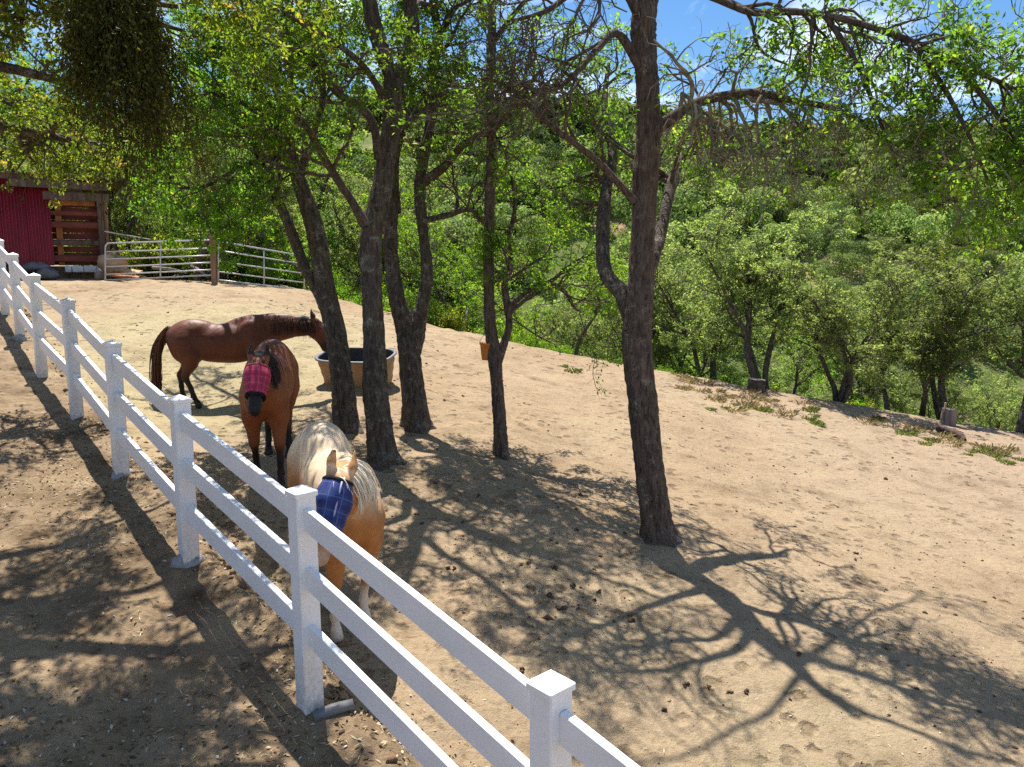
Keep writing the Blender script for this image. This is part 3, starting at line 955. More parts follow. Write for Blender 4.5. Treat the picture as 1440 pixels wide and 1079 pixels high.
T1_LIMBS = [
    ([(889, 450, 8.25, 30), (876, 415, 8.35, 27), (852, 385, 8.55, 24), (847, 330, 8.8, 22), (852, 270, 9.1, 20), (862, 215, 9.5, 16), (850, 150, 9.8, 11), (856, 90, 10.1, 6)], dict(n1=10, per=8, dead=.25, t0=.4, bark='bark_grey')),
    ([(906, 392, 8.3, 24), (925, 340, 8.6, 24), (938, 285, 8.9, 20), (951, 240, 9.2, 17), (972, 190, 9.5, 13), (985, 140, 9.8, 8)], dict(n1=7, per=7, dead=.3, t0=.4, bark='bark_grey')),
    ([(914, 188, 8.15, 22), (940, 170, 8.1, 19), (975, 148, 8.0, 16), (1015, 136, 7.9, 14), (1060, 131, 7.75, 13), (1110, 141, 7.6, 11), (1160, 150, 7.45, 9), (1215, 172, 7.3, 6)], dict(n1=30, per=5, dead=.86, droop=.13, l1=(.5, 1.45), n2=6, n3=4, l3=(.15, .4), t0=.22, up=-.2, lichen=1, wig=.36)),
    ([(915, -60, 7.95, 20), (965, -25, 7.8, 17), (1022, 4, 7.6, 14), (1062, 18, 7.4, 13), (1111, 17, 7.25, 12), (1160, 22, 7.1, 11), (1222, 38, 6.9, 10), (1283, 60, 6.75, 10), (1335, 86, 6.6, 9), (1388, 108, 6.5, 8), (1445, 135, 6.4, 8), (1500, 150, 6.3, 5)], dict(n1=40, per=9, dead=.35, droop=.05, l1=(.35, 1.1), t0=.22, up=-.02)),
    ([(1283, 60, 6.75, 10), (1325, 120, 6.6, 8), (1362, 190, 6.5, 6), (1392, 262, 6.45, 4)], dict(n1=8, per=7, dead=.55, droop=.06, l1=(.3, .8), lichen=1)),
    ([(1345, 90, 6.6, 9), (1400, 160, 6.45, 8), (1440, 225, 6.4, 6), (1470, 300, 6.4, 4)], dict(n1=12, per=10, dead=.2, droop=.05, l1=(.3, .7))),
    ([(1160, 22, 7.1, 10), (1205, 90, 7.0, 8), (1235, 165, 7.0, 6), (1262, 235, 7.0, 4)], dict(n1=13, per=6, dead=.75, droop=.08, l1=(.3, .9), lichen=1)),
    ([(900, 95, 8.05, 17), (868, 48, 7.9, 13), (840, 70, 7.75, 11), (803, 110, 7.6, 9), (770, 130, 7.5, 6), (735, 120, 7.4, 4)], dict(n1=14, per=2, dead=.95, droop=.04, n2=5, n3=3)),
    ([(893, 285, 8.15, 14), (870, 258, 8.1, 12), (838, 226, 8.0, 11), (805, 200, 7.9, 10), (768, 172, 7.8, 9), (742, 147, 7.7, 8), (712, 122, 7.6, 6), (680, 108, 7.5, 4)], dict(n1=11, per=4, dead=.8)),
    ([(903, 30, 8.0, 18), (870, -20, 7.8, 14), (820, -20, 7.6, 11), (770, 15, 7.4, 8), (720, 30, 7.3, 5)], dict(n1=12, per=2, dead=.94, droop=.05, l1=(.4, 1.2), n2=5, n3=3)),
    ([(905, -260, 7.9, 13), (980, -360, 7.6, 9), (1080, -400, 7.3, 6), (1180, -380, 7.0, 4)], dict(n1=6, per=3)),
    ([(908, -200, 7.9, 12), (840, -300, 7.6, 9), (760, -330, 7.2, 6), (690, -320, 7.0, 4)], dict(n1=6, per=3)),
    ([(910, -150, 7.9, 12), (960, -190, 8.6, 9), (1010, -200, 9.3, 6), (1060, -180, 9.9, 4)], dict(n1=6, per=3)),
]
oak('stout reddish-barked oak standing alone on the open slope, its trunk forking low', 'bark_brown', None,
    [(926, 762, 8.23, 52), (917, 690, 8.23, 47), (905, 580, 8.22, 45), (896, 480, 8.2, 48), (901, 405, 8.2, 43), (905, 300, 8.2, 38), (911, 200, 8.15, 40), (911, 120, 8.1, 37), (905, 60, 8.05, 38), (908, 0, 8.0, 38), (914, -110, 7.95, 26), (905, -260, 7.9, 17), (915, -420, 7.9, 7)],
    oakspec(T1_LIMBS), 101, default=dict(n1=0))
# lichen-hung dead twigs on the long side limb are part of its branchwork

T2_LIMBS = [
    ([(553, 118, 9.4, 26), (534, 62, 9.3, 25), (522, 20, 9.2, 24), (512, -60, 9.1, 20), (500, -160, 9.0, 14), (480, -260, 8.9, 8)], dict(n1=6, per=6, t0=.5)),
    ([(556, 118, 9.4, 26), (571, 82, 9.45, 24), (580, 40, 9.5, 22), (577, 0, 9.5, 22), (590, -90, 9.5, 18), (615, -200, 9.5, 10)], dict(n1=6, per=6, t0=.5)),
    ([(532, 225, 9.35, 15), (526, 180, 9.2, 14), (507, 150, 9.1, 13), (477, 133, 9.0, 12), (458, 110, 8.9, 11), (440, 90, 8.8, 10), (413, 70, 8.7, 8), (380, 62, 8.6, 5)], dict(n1=7, per=8)),
    ([(514, 318, 9.3, 16), (497, 287, 9.2, 14), (477, 257, 9.1, 13), (460, 230, 9.0, 12), (447, 207, 8.9, 11), (430, 178, 8.8, 9), (405, 155, 8.7, 5)], dict(n1=7, per=8)),
    ([(545, 190, 9.4, 12), (575, 170, 9.7, 10), (610, 150, 10.0, 7), (650, 150, 10.3, 4)], dict(n1=7, per=8)),
    ([(548, 160, 9.4, 14), (520, 105, 8.7, 11), (470, 60, 8.1, 8), (400, 20, 7.6, 5)], dict(n1=10, per=13)),
    ([(577, 0, 9.5, 14), (640, -70, 9.3, 11), (720, -130, 9.0, 8), (790, -160, 8.8, 5)], dict(n1=10, per=6, l1=(.5, 1.3))),
    ([(528, -20, 9.2, 14), (590, -80, 8.6, 10), (660, -120, 8.0, 6)], dict(n1=10, per=6)),
]
oak('two-stemmed grey oak in the middle of the clump, behind the palomino, with dark flaking bark', 'bark_grey', None,
    [(540, 652, 9.4, 46), (534, 610, 9.4, 42), (528, 560, 9.4, 39), (527, 500, 9.4, 37), (523, 420, 9.4, 33), (522, 340, 9.4, 35), (532, 290, 9.4, 35), (541, 240, 9.4, 31), (549, 180, 9.4, 30), (554, 115, 9.4, 34)],
    oakspec(T2_LIMBS), 102, default=dict(n1=0))

T3_LIMBS = [
    ([(577, 535, 10.85, 20), (581, 495, 10.85, 26), (588, 455, 10.85, 26), (596, 420, 10.85, 22), (601, 380, 10.85, 20), (594, 320, 10.85, 19), (590, 260, 10.85, 18), (600, 205, 10.8, 16), (612, 130, 10.7, 15), (607, 92, 10.6, 14), (618, 55, 10.5, 12), (612, 20, 10.4, 12), (600, -60, 10.3, 9), (620, -150, 10.2, 5)], dict(n1=12, per=12, t0=.45)),
    ([(590, 262, 10.8, 16), (612, 245, 10.7, 15), (632, 228, 10.55, 14), (648, 207, 10.4, 13), (677, 190, 10.2, 12), (698, 178, 10.0, 11), (730, 147, 9.8, 10), (760, 127, 9.6, 8), (800, 117, 9.4, 5)], dict(n1=10, per=7, dead=.4, t0=.4)),
    ([(592, 312, 10.8, 10), (630, 303, 10.9, 10), (660, 294, 11.0, 9), (680, 312, 11.0, 7), (692, 335, 10.8, 4)], dict(n1=4, per=6, dead=.3)),
    ([(556, 300, 10.85, 18), (556, 220, 10.9, 14), (580, 140, 11.0, 11), (560, 60, 11.1, 8), (570, -40, 11.2, 5)], dict(n1=9, per=12)),
    ([(612, 70, 10.6, 9), (635, 20, 10.3, 8), (652, 5, 10.0, 6), (690, -20, 9.6, 4)], dict(n1=4, per=3, dead=.2)),
]
oak('dark V-forked oak in the clump, standing beyond the tan water trough', 'bark_grey', None,
    [(586, 606, 10.85, 42), (583, 570, 10.85, 39), (577, 520, 10.85, 36), (572, 470, 10.85, 34), (558, 420, 10.85, 27), (551, 370, 10.85, 24), (550, 320, 10.85, 22), (556, 270, 10.85, 17)],
    oakspec(T3_LIMBS), 103, default=dict(n1=0))

T4_LIMBS = [
    ([(697, 535, 10.3, 12), (699, 512, 10.3, 16), (707, 488, 10.3, 16), (716, 460, 10.3, 13), (713, 427, 10.35, 13), (710, 400, 10.4, 11), (719, 375, 10.5, 9), (716, 335, 10.6, 8), (724, 290, 10.7, 6), (718, 240, 10.8, 4)], dict(n1=9, per=12)),
    ([(714, 436, 10.3, 10), (738, 412, 10.3, 9), (768, 399, 10.3, 8), (793, 410, 10.3, 7), (807, 432, 10.3, 5), (818, 440, 10.3, 3)], dict(n1=8, per=6, dead=.3)),
    ([(691, 300, 10.3, 8), (678, 312, 10.4, 7), (662, 296, 10.5, 7), (632, 302, 10.6, 6)], dict(n1=3, per=5, dead=.3)),
    ([(690, 190, 10.3, 11), (718, 150, 10.1, 8), (760, 100, 9.9, 5)], dict(n1=6, per=6, dead=.5)),
    ([(690, 40, 10.2, 10), (660, -30, 9.9, 7), (630, -90, 9.6, 4)], dict(n1=5, per=3, dead=.3)),
    ([(693, 60, 10.2, 10), (740, 0, 9.9, 7), (800, -50, 9.6, 4)], dict(n1=5, per=3, dead=.5)),
]
oak('slender oak with the orange bucket in its fork, its trunk no thicker than a post', 'bark_brown', None,
    [(706, 644, 10.3, 23), (703, 600, 10.3, 22), (699, 540, 10.3, 20), (695, 497, 10.3, 23), (689, 455, 10.3, 18), (687, 380, 10.3, 17), (688, 300, 10.3, 17), (691, 200, 10.3, 16), (688, 140, 10.3, 15), (692, 50, 10.2, 14), (690, -20, 10.2, 12), (700, -140, 10.1, 7)],
    oakspec(T4_LIMBS), 104, default=dict(n1=0))

T5_LIMBS = [
    ([(464, 445, 10.5, 22), (450, 415, 10.5, 19), (430, 380, 10.5, 18), (413, 335, 10.5, 17), (393, 285, 10.45, 15), (373, 240, 10.4, 13), (352, 190, 10.3, 9), (330, 150, 10.2, 5)], dict(n1=10, per=12, t0=.5)),
    ([(426, 270, 10.45, 16), (405, 215, 10.2, 12), (370, 165, 9.9, 10), (330, 140, 9.6, 8), (290, 130, 9.3, 5)], dict(n1=10, per=11)),
    ([(418, 255, 10.45, 14), (440, 190, 10.5, 11), (455, 130, 10.6, 9), (440, 60, 10.7, 6), (450, -20, 10.7, 4)], dict(n1=9, per=11)),
    ([(400, 200, 10.4, 14), (390, 130, 10.0, 11), (350, 60, 9.6, 9), (310, 30, 9.2, 7), (260, 20, 8.8, 5)], dict(n1=10, per=11)),
    ([(398, 170, 10.4, 12), (410, 80, 10.2, 10), (400, -20, 10.0, 7), (380, -120, 9.8, 4)], dict(n1=6, per=5)),
    ([(398, 170, 10.4, 13), (385, 120, 11.6, 11), (350, 88, 13.0, 9), (300, 62, 14.2, 7), (250, 45, 15.2, 4)], dict(n1=9, per=10, l1=(.5, 1.5))),
    ([(402, 190, 10.4, 13), (360, 185, 11.6, 10), (300, 160, 12.8, 8), (230, 150, 13.8, 5)], dict(n1=8, per=10, l1=(.5, 1.4))),
    ([(395, 160, 10.4, 12), (420, 70, 11.5, 10), (430, -10, 12.6, 8), (420, -60, 13.4, 5)], dict(n1=6, per=5, l1=(.5, 1.4))),
    ([(403, 218, 10.4, 10), (340, 235, 10.2, 8), (290, 262, 10.0, 6), (250, 265, 9.8, 4)], dict(n1=9, per=12)),
]
oak('leaning dark oak hiding the dark bay head, a side stem low on its trunk', 'bark_grey', None,
    [(488, 610, 10.5, 42), (484, 570, 10.5, 38), (479, 520, 10.5, 36), (472, 470, 10.5, 36), (458, 410, 10.5, 32), (450, 355, 10.5, 30), (438, 305, 10.5, 29), (420, 255, 10.45, 24), (402, 200, 10.4, 18), (395, 160, 10.4, 12)],
    oakspec(T5_LIMBS), 105, default=dict(n1=0))

# --- the big oak outside the fence, its trunk out of view, boughs over the near ground
TX, TY = -6.6, 5.4
tz = gz(TX, TY)
rgO = np.random.default_rng(55)
org = np.array((TX, TY, tz))
over = thing('oak_tree', 'spreading oak whose boughs hang over the fence and the shaded path, trunk out of view', 'tree', org.tolist(), 0)
tp = np.array([(0, 0, -.1), (.05, 0, 1.2), (.1, .1, 2.4), (.25, .2, 3.4), (.5, .3, 4.6), (.7, .5, 6.2), (.8, .6, 7.6)])
V, F, p, r = trunk_tube(tp, [.34, .3, .27, .25, .18, .12, .05], 22, 5)
np_obj('trunk', V, F, M['bark_grey'], over)
twO, lfO = Acc(), Acc()
OV = [
    [(.2, .15, 3.3), (1.2, .5, 4.2), (2.4, .6, 4.7), (3.6, .5, 4.9), (4.8, .4, 4.8)],
    [(.25, .2, 3.6), (1.0, 1.4, 4.4), (2.0, 2.6, 4.7), (3.0, 3.6, 4.6)],
    [(.3, .2, 3.9), (1.4, -.4, 4.8), (2.8, -1.2, 5.2), (4.0, -1.8, 5.2)],
    [(.5, .3, 4.6), (1.6, .9, 5.6), (2.8, 1.4, 6.1), (4.2, 1.8, 6.2)],
    [(.6, .4, 5.4), (1.5, 2.0, 6.3), (2.2, 3.4, 6.6)],
    [(.5, .3, 4.4), (-.2, 1.8, 5.0), (-.4, 3.4, 5.0), (-.2, 4.8, 4.6)],
    [(.2, .1, 3.2), (.3, 1.6, 3.9), (.5, 3.0, 4.1), (.8, 4.2, 3.9)],
    [(.4, .3, 4.1), (.9, -1.4, 4.9), (1.6, -2.8, 5.2)],
    [(.6, .5, 5.6), (1.9, -.4, 6.6), (3.2, -.9, 6.9)],
    [(.3, .2, 3.5), (1.2, .9, 3.7), (2.1, 1.5, 3.75), (2.9, 1.9, 3.6)],
]
for q in ([(-260, -30, 6.4), (-60, -20, 6.7), (90, -10, 7.0), (250, 10, 7.3)], [(-230, 130, 8.6), (-60, 165, 9.0), (60, 190, 9.4), (150, 205, 9.8)],
          [(-180, -90, 6.6), (20, -80, 6.6), (230, -60, 6.6), (400, -30, 6.7)], [(-200, -180, 6.4), (100, -200, 6.2), (380, -170, 6.1)]):
    OV.append([tuple(P(*w) - org) for w in q])
for k, l in enumerate(OV):
    a = np.array(l, float); rr = np.linspace(.12, .02, len(a))
    V, F, p2, r2 = trunk_tube(a, rr, 12, 300 + k, False, .06)
    np_obj('limb', V, F, M['bark_grey'], over)
    foliate([(p2, r2)], twO, lfO, rgO, n1=(10 if k == 11 else 12), per=(11 if k == 11 else 9), l1=(.4, 1.0), n2=5, n3=4, leaf=.055, t0=.2, up=.0, droop=.015)
twO.obj('branchwork', M['twig'], over, 'stuff')
lfO.obj('crown', M['leaf_olive'], over, None, False)

M['leaf_mistletoe_stem'] = simple_mat('mistletoe_stem', (.035, .032, .010), (.09, .075, .02), 12, .8, .1, bs=0)
# --- dark clump of mistletoe hanging from that oak's bough
mc = P(172, 60, 5.6)
mist = thing('mistletoe_clump', 'dark olive-brown clump of mistletoe hanging from the bough above the barn', 'mistletoe', mc.tolist())
rgM = np.random.default_rng(77)
acc_t, acc_l = Acc(), Acc()
n = 460
ang = rgM.uniform(0, 2 * np.pi, n); rad = np.sqrt(rgM.random(n)) * .25
st = np.stack([rad * np.cos(ang) - .02, rad * np.sin(ang), rgM.uniform(.15, .55, n) - rad * .2], 1)
dd = norm(np.stack([rgM.normal(0, .16, n) + np.cos(ang) * .10, rgM.normal(0, .16, n) + np.sin(ang) * .10, -np.ones(n)], 1))
tail = .55 + .85 * np.exp(-((st[:, 0] - .10) / .10) ** 2) + .45 * np.exp(-((st[:, 0] + .14) / .05) ** 2)
Pm, Rm = grow(st, dd, rgM.uniform(.55, 1.2, n) * tail, np.full(n, .0028), 7, .13, -.04, rgM)
V, F = tubes(Pm, np.maximum(Rm, .0018), 3, rgM); acc_t.add(V, F)
clump_leaves(Pm, 66, .036, rgM, acc_l, .02, .03, .42, .1)
acc_t.obj('branchwork', M['leaf_mistletoe_stem'], mist, 'stuff'); acc_l.obj('foliage', M['leaf_mistletoe'], mist, None, False)
a = np.array([(-1.2, -.2, .75), (-.4, 0, .62), (.3, .05, .55), (.9, .1, .45)])
V, F, _, _ = trunk_tube(a, [.05, .045, .035, .02], 10, 71, False, .06)
np_obj('stem', V, F, M['bark_grey'], mist)


# ---------------------------------------------------------------- middle-distance oaks and shrubs (variants, then copies)
def mid_oak_variant(seed, leafmat, stems, per=13, leaf=.068, height=5.0, dens=1.0):
    rg = np.random.default_rng(seed)
    tr, tw, lf = Acc(), Acc(), Acc()
    for s in range(stems):
        a = rg.uniform(0, 6.28); lean = rg.uniform(.12, .5) * height / 5
        pts = [np.array((0, 0, -.25))]; d = norm(np.array((math.cos(a) * lean, math.sin(a) * lean, 1)))
        for k in range(6):
            d = norm(d + rg.normal(0, .17, 3) + np.array((0, 0, .04)))
            pts.append(pts[-1] + d * height * .145)
        rr = np.linspace(.088, .022, 7) * (1 if s == 0 else .8)
        V, F, p, r = trunk_tube(np.array(pts), rr, 10, seed * 7 + s, s == 0, .09, .06); tr.add(V, F)
        pr = p[None], r[None]
        sb = branches_from(p[None], r[None], 10, .40, 1, (.5, 1.1), (.22 * height, .42 * height), rg, .4, None, .62, .045)
        P1, R1 = grow(*sb, 9, .2, .05, rg); R1 = np.maximum(R1, .012)
        V, F = tubes(P1, R1, 6, rg); tr.add(V, F)
        for q in range(len(P1)):
            foliate([(P1[q], R1[q])], tw, lf, rg, n1=int(4 * dens), l1=(.4, .95), n2=4, l2=(.25, .55), n3=2, l3=(.15, .3), per=per, leaf=leaf, t0=.2, sides=3, up=.1)
    return tr.mesh('trunk', M['bark_grey']), tw.mesh('branchwork', M['twig']), lf.mesh('crown', M[leafmat], False)


def place_tree(var, loc, rz, sc, label, group, name='oak_tree', cat='tree'):
    root = thing(name, label, cat, loc, rz, group); root.scale = (sc[0], sc[0], sc[1])
    for me, nm in zip(var, ('trunk', 'branchwork', 'crown')):
        o = link(bpy.data.objects.new(nm, me), root)
        if nm == 'branchwork': o['kind'] = 'stuff'
    return root


MV = [mid_oak_variant(201, 'leaf_mid', 2), mid_oak_variant(202, 'leaf_mid', 3), mid_oak_variant(203, 'leaf_mid', 1, per=18), mid_oak_variant(204, 'leaf_bright', 2)]


def ground_at(u, d):
    X = (u - 720) / FPX * d
    for _ in range(6):
        Y = d * CP + .02 * d; z = gz(X, Y)
        yc = (z - CAMZ + d * SP) / CP; Y = d * CP + yc * SP; z = gz(X, Y)
    return X, Y, z


SECT = [(147, 'above the red barn'), (300, 'behind the pipe gate'), (430, 'behind the sloping pipe fence'), (520, 'between the leaning oak and the two-stemmed oak'),
        (600, 'behind the V-forked oak'), (690, 'between the V-forked oak and the slender oak'), (790, 'just past the slender oak'), (900, 'behind the low fork of the reddish oak'),
        (1000, 'just past the reddish oak'), (1085, 'above the low brown stump'), (1180, 'between the low stump and the many-stemmed oak'), (1290, 'past the many-stemmed oak'), (1350, 'above the tall pale stump'), (1e9, 'past the tall pale stump')]


def sector(x, y):
    u = 720 + x / (y * CP + .5) * FPX
    for a, t in SECT:
        if u < a: return t


CREST = [  # u, depth, variant, yaw, (spread, height), label
    (1083, 19.6, 1, .3, (1.0, .95), 'broad feathery oak just over the crest beside the low sawn stump'),
    (1172, 19.2, 1, 2.6, (.85, .72), 'many-stemmed low oak over the crest, next after the one by the low stump'),
    (1246, 20.4, 2, 1.0, (.8, .70), 'small thin oak over the crest between the many-stemmed one and the tall stump'),
    (1296, 20.6, 2, 3.9, (.9, .80), 'straight dark-stemmed oak over the crest just short of the tall pale stump'),
    (1334, 19.6, 0, 4.4, (1.05, .95), 'leaning oak rising directly behind the tall pale stump'),
    (1428, 19.0, 0, 1.9, (.95, .95), 'dark-stemmed oak at the end of the crest, past the tall stump'),
    (1010, 22.5, 0, 5.2, (1.1, 1.0), 'pale oak behind the crest with the reddish paddock oak in front of it'),
    (812, 21.5, 3, 2.2, (.85, .62), 'crooked low oak beyond the crest between the slender oak and the reddish oak'),
    (640, 24.0, 3, .7, (1.0, .85), 'bright leafy oak beyond the crest between the V-forked oak and the slender oak'),
    (276, 25.5, 2, 5.5, (1.1, 1.25), 'dark-stemmed oak right behind the middle of the pipe gate'),
    (310, 26.5, 0, 3.1, (1.1, 1.3), 'thick oak behind the wooden gate post'),
    (380, 30.0, 3, 1.3, (1.2, 1.2), 'sunlit oak behind the pipe panel'),
    (180, 29.0, 3, 4.2, (1.1, 1.3), 'leafy oak close behind the red barn corner'),
    (500, 27.0, 3, 2.9, (1.1, 1.0), 'sunlit oak over the crest seen between the leaning oak and the grey one'),
    (900, 27.0, 0, .1, (1.2, 1.1), 'rounded oak down the slope directly behind the reddish paddock oak'),
]
for u, d, vi, rz, sc, lab in CREST:
    X, Y, z = ground_at(u, d)
    if u > 950: sc = (sc[0] * 1.20, sc[1] * 1.0)
    place_tree(MV[vi], (X, Y, z), rz, sc, lab, 'oaks just beyond the crest')
RANK = {29: 'a little below the crest', 35: 'partway down the ravine', 42: 'at the ravine bottom'}
rgC = np.random.default_rng(11)
k = 0
for d in (29, 35, 42):
    for u in np.arange(-60 + rgC.uniform(0, 60), 1520, 3300 / d):
        uu = u + rgC.uniform(-25, 25); dd_ = d + rgC.uniform(-2, 2)
        X, Y, z = ground_at(uu, dd_)
        if X < -11.5 and Y < 32: continue
        vi = int(rgC.choice([0, 1, 2, 3], p=[.3, .3, .15, .25]))
        s = rgC.uniform(.95, 1.35)
        place_tree(MV[vi], (X, Y, z - .1), rgC.uniform(0, 6.28), (s * 1.15, s * rgC.uniform(.75, 1.05)), ('bright' if vi == 3 else 'soft green') + ' oak ' + RANK[d] + ' ' + sector(X, Y), 'oaks down in the ravine')
        k += 1


def shrub_variant(seed, leafmat, n=260, leaf=.085, h=1.2, w=1.0):
    rg = np.random.default_rng(seed)
    tw, lf = Acc(), Acc()
    a = rg.uniform(0, 6.28, 26)
    st = np.stack([.12 * np.cos(a), .12 * np.sin(a), np.full(26, -.1)], 1)
    dd = norm(np.stack([np.cos(a) * rg.uniform(.1, 1.0, 26) * w, np.sin(a) * rg.uniform(.1, 1.0, 26) * w, np.ones(26)], 1))
    P1, R1 = grow(st, dd, rg.uniform(.7, 1.25, 26) * h, np.full(26, .018), 8, .16, .02, rg)
    V, F = tubes(P1, R1, 4, rg); tw.add(V, F)
    s = branches_from(P1, R1, 9, .2, 1, (.4, 1.1), (.2 * h, .45 * h), rg, .1)
    P2, R2 = grow(*s, 6, .25, .0, rg); R2 = np.maximum(R2, .004)
    V, F = tubes(P2, R2, 3, rg); tw.add(V, F)
    clump_leaves(P2, 20, leaf, rg, lf, .1, .06)
    return tw.mesh('stem', M['twig']), lf.mesh('foliage', M[leafmat], False)


SV = [shrub_variant(301, 'leaf_bright'), shrub_variant(302, 'leaf_mid', h=1.0, w=1.3), shrub_variant(303, 'leaf_bright', h=1.5, w=.8), shrub_variant(304, 'leaf_olive', h=1.1)]


def place_shrub(var, loc, rz, s, label, group, name='shrub'):
    root = thing(name, label, 'shrub', loc, rz, group); root.scale = (s, s, s)
    for me, nm in zip(var, ('stem', 'foliage')):
        o = link(bpy.data.objects.new(nm, me), root)
        if nm == 'stem': o['kind'] = 'stuff'


for (x, y, vi, s, lab) in [(-17.5, 29, 3, 1.75, 'tall sunlit oak rising behind the red metal wall of the barn'), (-21.5, 31, 0, 1.9, 'tall oak standing behind the far end of the barn'), (-14.6, 31.5, 3, 1.8, 'tall bright oak behind the barn corner post'),
                           (-12.0, 33.5, 1, 1.7, 'tall many-stemmed oak behind the pipe gate'), (-9.2, 32, 3, 1.6, 'tall sunlit oak behind the wooden gate post'), (-25, 36, 1, 2.0, 'broad oak far behind the barn')]:
    place_tree(MV[vi], (x, y, gz(x, y) - .1), x * 1.7, (s, s), lab, 'tall oaks behind the barn')
rgS = np.random.default_rng(21)
for row, off in enumerate((1.6, 3.0, 4.8, 7.2)):
    xs = np.arange(-9 - row * 1.5, 19 + row * 2, .95 + .25 * row)
    for x in xs:
        x = x + rgS.uniform(-.4, .4); y = float(crest_y(x)) + off + rgS.uniform(-.4, .8)
        vi = int(rgS.choice(4, p=[.4, .2, .25, .15]))
        s = rgS.uniform(.6, 1.1) * (1 if row else .7) * (1.0 if row < 2 else 1.35)
        if x > 1.5: s *= .62; y += .9
        if x > 1.5 and row == 0 and rgS.random() < .45: continue
        place_shrub(SV[vi], (x, y, gz(x, y) - .05), rgS.uniform(0, 6.28), s, ['bright green', 'soft green', 'tall bright green', 'olive'][vi] + ' brush ' + ['hugging the crest ', 'just over the crest ', 'beyond the crest ', 'low beyond the crest '][row] + sector(x, y), ['brush along the crest', 'second rank of brush', 'third rank of brush', 'lowest rank of brush'][row])
for x, y, s in ((-12.3, 27.5, 1.3), (-11.2, 28.2, 1.5), (-10.2, 27.0, 1.2), (-9.4, 28.5, 1.5), (-8.4, 27.3, 1.2), (-11.8, 30, 1.7), (-10, 31, 1.8), (-8.3, 30.2, 1.7), (-13.4, 30, 1.6)):
    q_ = int(rgS.integers(0, 4))
    place_shrub(SV[q_], (x, y, gz(x, y) - .05), rgS.uniform(0, 6.28), s, ['bright', 'soft green', 'tall', 'olive'][q_] + ' brush crowding behind the pipe gate' + (' close to the barn' if x < -11 else ' by its wooden post'), 'brush behind the gate')


# ---------------------------------------------------------------- far hillside
def bush_arrays(seed, n, leaf, lobes=9):
    rg = np.random.default_rng(seed)
    c = np.stack([rg.normal(0, .5, lobes), rg.normal(0, .5, lobes), rg.uniform(.3, 1.0, lobes)], 1)
    rad = rg.uniform(.28, .52, lobes)
    k = rg.integers(0, lobes, n)
    d = norm(rg.normal(size=(n, 3)) + np.array((0, 0, .35)))
    pos = c[k] + d * (rad[k] * rg.uniform(.72, 1.04, n))[:, None]
    pos[:, 2] = np.maximum(pos[:, 2] * 1.0, .0)
    ax = norm(np.cross(d, rg.normal(size=(n, 3)))); sd = norm(np.cross(d + rg.normal(0, .45, (n, 3)), ax))
    L = leaf * rg.uniform(.6, 1.3, n)[:, None]
    V = np.stack([pos - ax * L * .5, pos + sd * L * .38, pos + ax * L * .5, pos - sd * L * .38], 1).reshape(-1, 3)
    F = (np.arange(n) * 4)[:, None] + np.arange(4)[None]
    lobe_t = rg.normal(.5, .13, lobes)
    T = np.clip(lobe_t[k] + rg.normal(0, .16, n), 0, 1)
    return V, F, np.repeat(T, 4)


BV = [np_mesh('hillside_bush', *bush_arrays(400 + i, 5200, .075, 8 + i)[:2], M['leaf_far'], {'tint': bush_arrays(400 + i, 5200, .075, 8 + i)[2]}, False) for i in range(6)]
rgH = np.random.default_rng(31)
spots = []
for _ in range(16000):
    y = 50 + 300 * rgH.random() ** .9
    x = rgH.uniform(-.82, .82) * y
    spots.append((x, y))
spots = np.array(spots)
den = fbm(spots[:, 0] * .018, spots[:, 1] * .018, 3, 41)
den2 = fbm(spots[:, 0] * .05, spots[:, 1] * .05, 3, 43)
keep = rgH.random(len(spots)) < np.clip(.5 + 1.5 * den2, .04, 1)
spots = spots[keep]; den = den[keep]
# thin out so that crowns touch but rarely coincide
cell = {}
sel = []
for i, (x, y) in enumerate(spots):
    m = 2.45 + .006 * y
    key = (int(x // m), int(y // m))
    if key in cell: continue
    cell[key] = 1; sel.append(i)
spots = spots[sel]; den = den[sel]
hz = ground_z(spots[:, 0], spots[:, 1], False)
ang_x = np.abs(spots[:, 0] / spots[:, 1])
order = np.lexsort((spots[:, 1], ang_x > .68))
accF = Acc()
nh = 0
for i in order:
    x, y = spots[i]; z = hz[i]
    s = rgH.choice([1.1, 1.7, 2.4, 3.0], p=[.22, .33, .30, .15]) * rgH.uniform(.85, 1.15) * (1 + .0012 * y) * (1.15 if den[i] > 0 else .85)
    sz = s * rgH.uniform(.75, 1.15)
    if nh < 290 and ang_x[i] < .68:
        o = bpy.data.objects.new('hillside_bush', BV[int(rgH.integers(0, 6))]); link(o)
        o.location = (x, y, z - .15 * s); o.scale = (s, s * rgH.uniform(.85, 1.1), sz); o.rotation_euler = (0, 0, rgH.uniform(0, 6.28))
        tag(o, ('tall' if sz > 2.1 else 'low') + ' rounded crown on the hillside' + (' foot ' if y < 75 else ' ') + sector(x, y), 'bush', 'crowns on the lower hillside')
        nh += 1
    elif ang_x[i] < .74:
        nl = int(np.clip(900 * (110 / y) ** 1.2, 150, 800))
        V, F, T = bush_arrays(int(rgH.integers(0, 100000)), nl, .30 * (330 / nl) ** .45, 8)
        T = np.clip(T * .7 + rgH.choice([-.12, .0, .12, .3, .42]), 0, 1)
        accF.add(V * np.array((s, s, sz)) + np.array((x, y, z - .15 * s)), F, T)
o = accF.obj('wood', M['leaf_far'], None, 'stuff', False)
print('hillside', nh, 'wood quads', len(o.data.polygons))

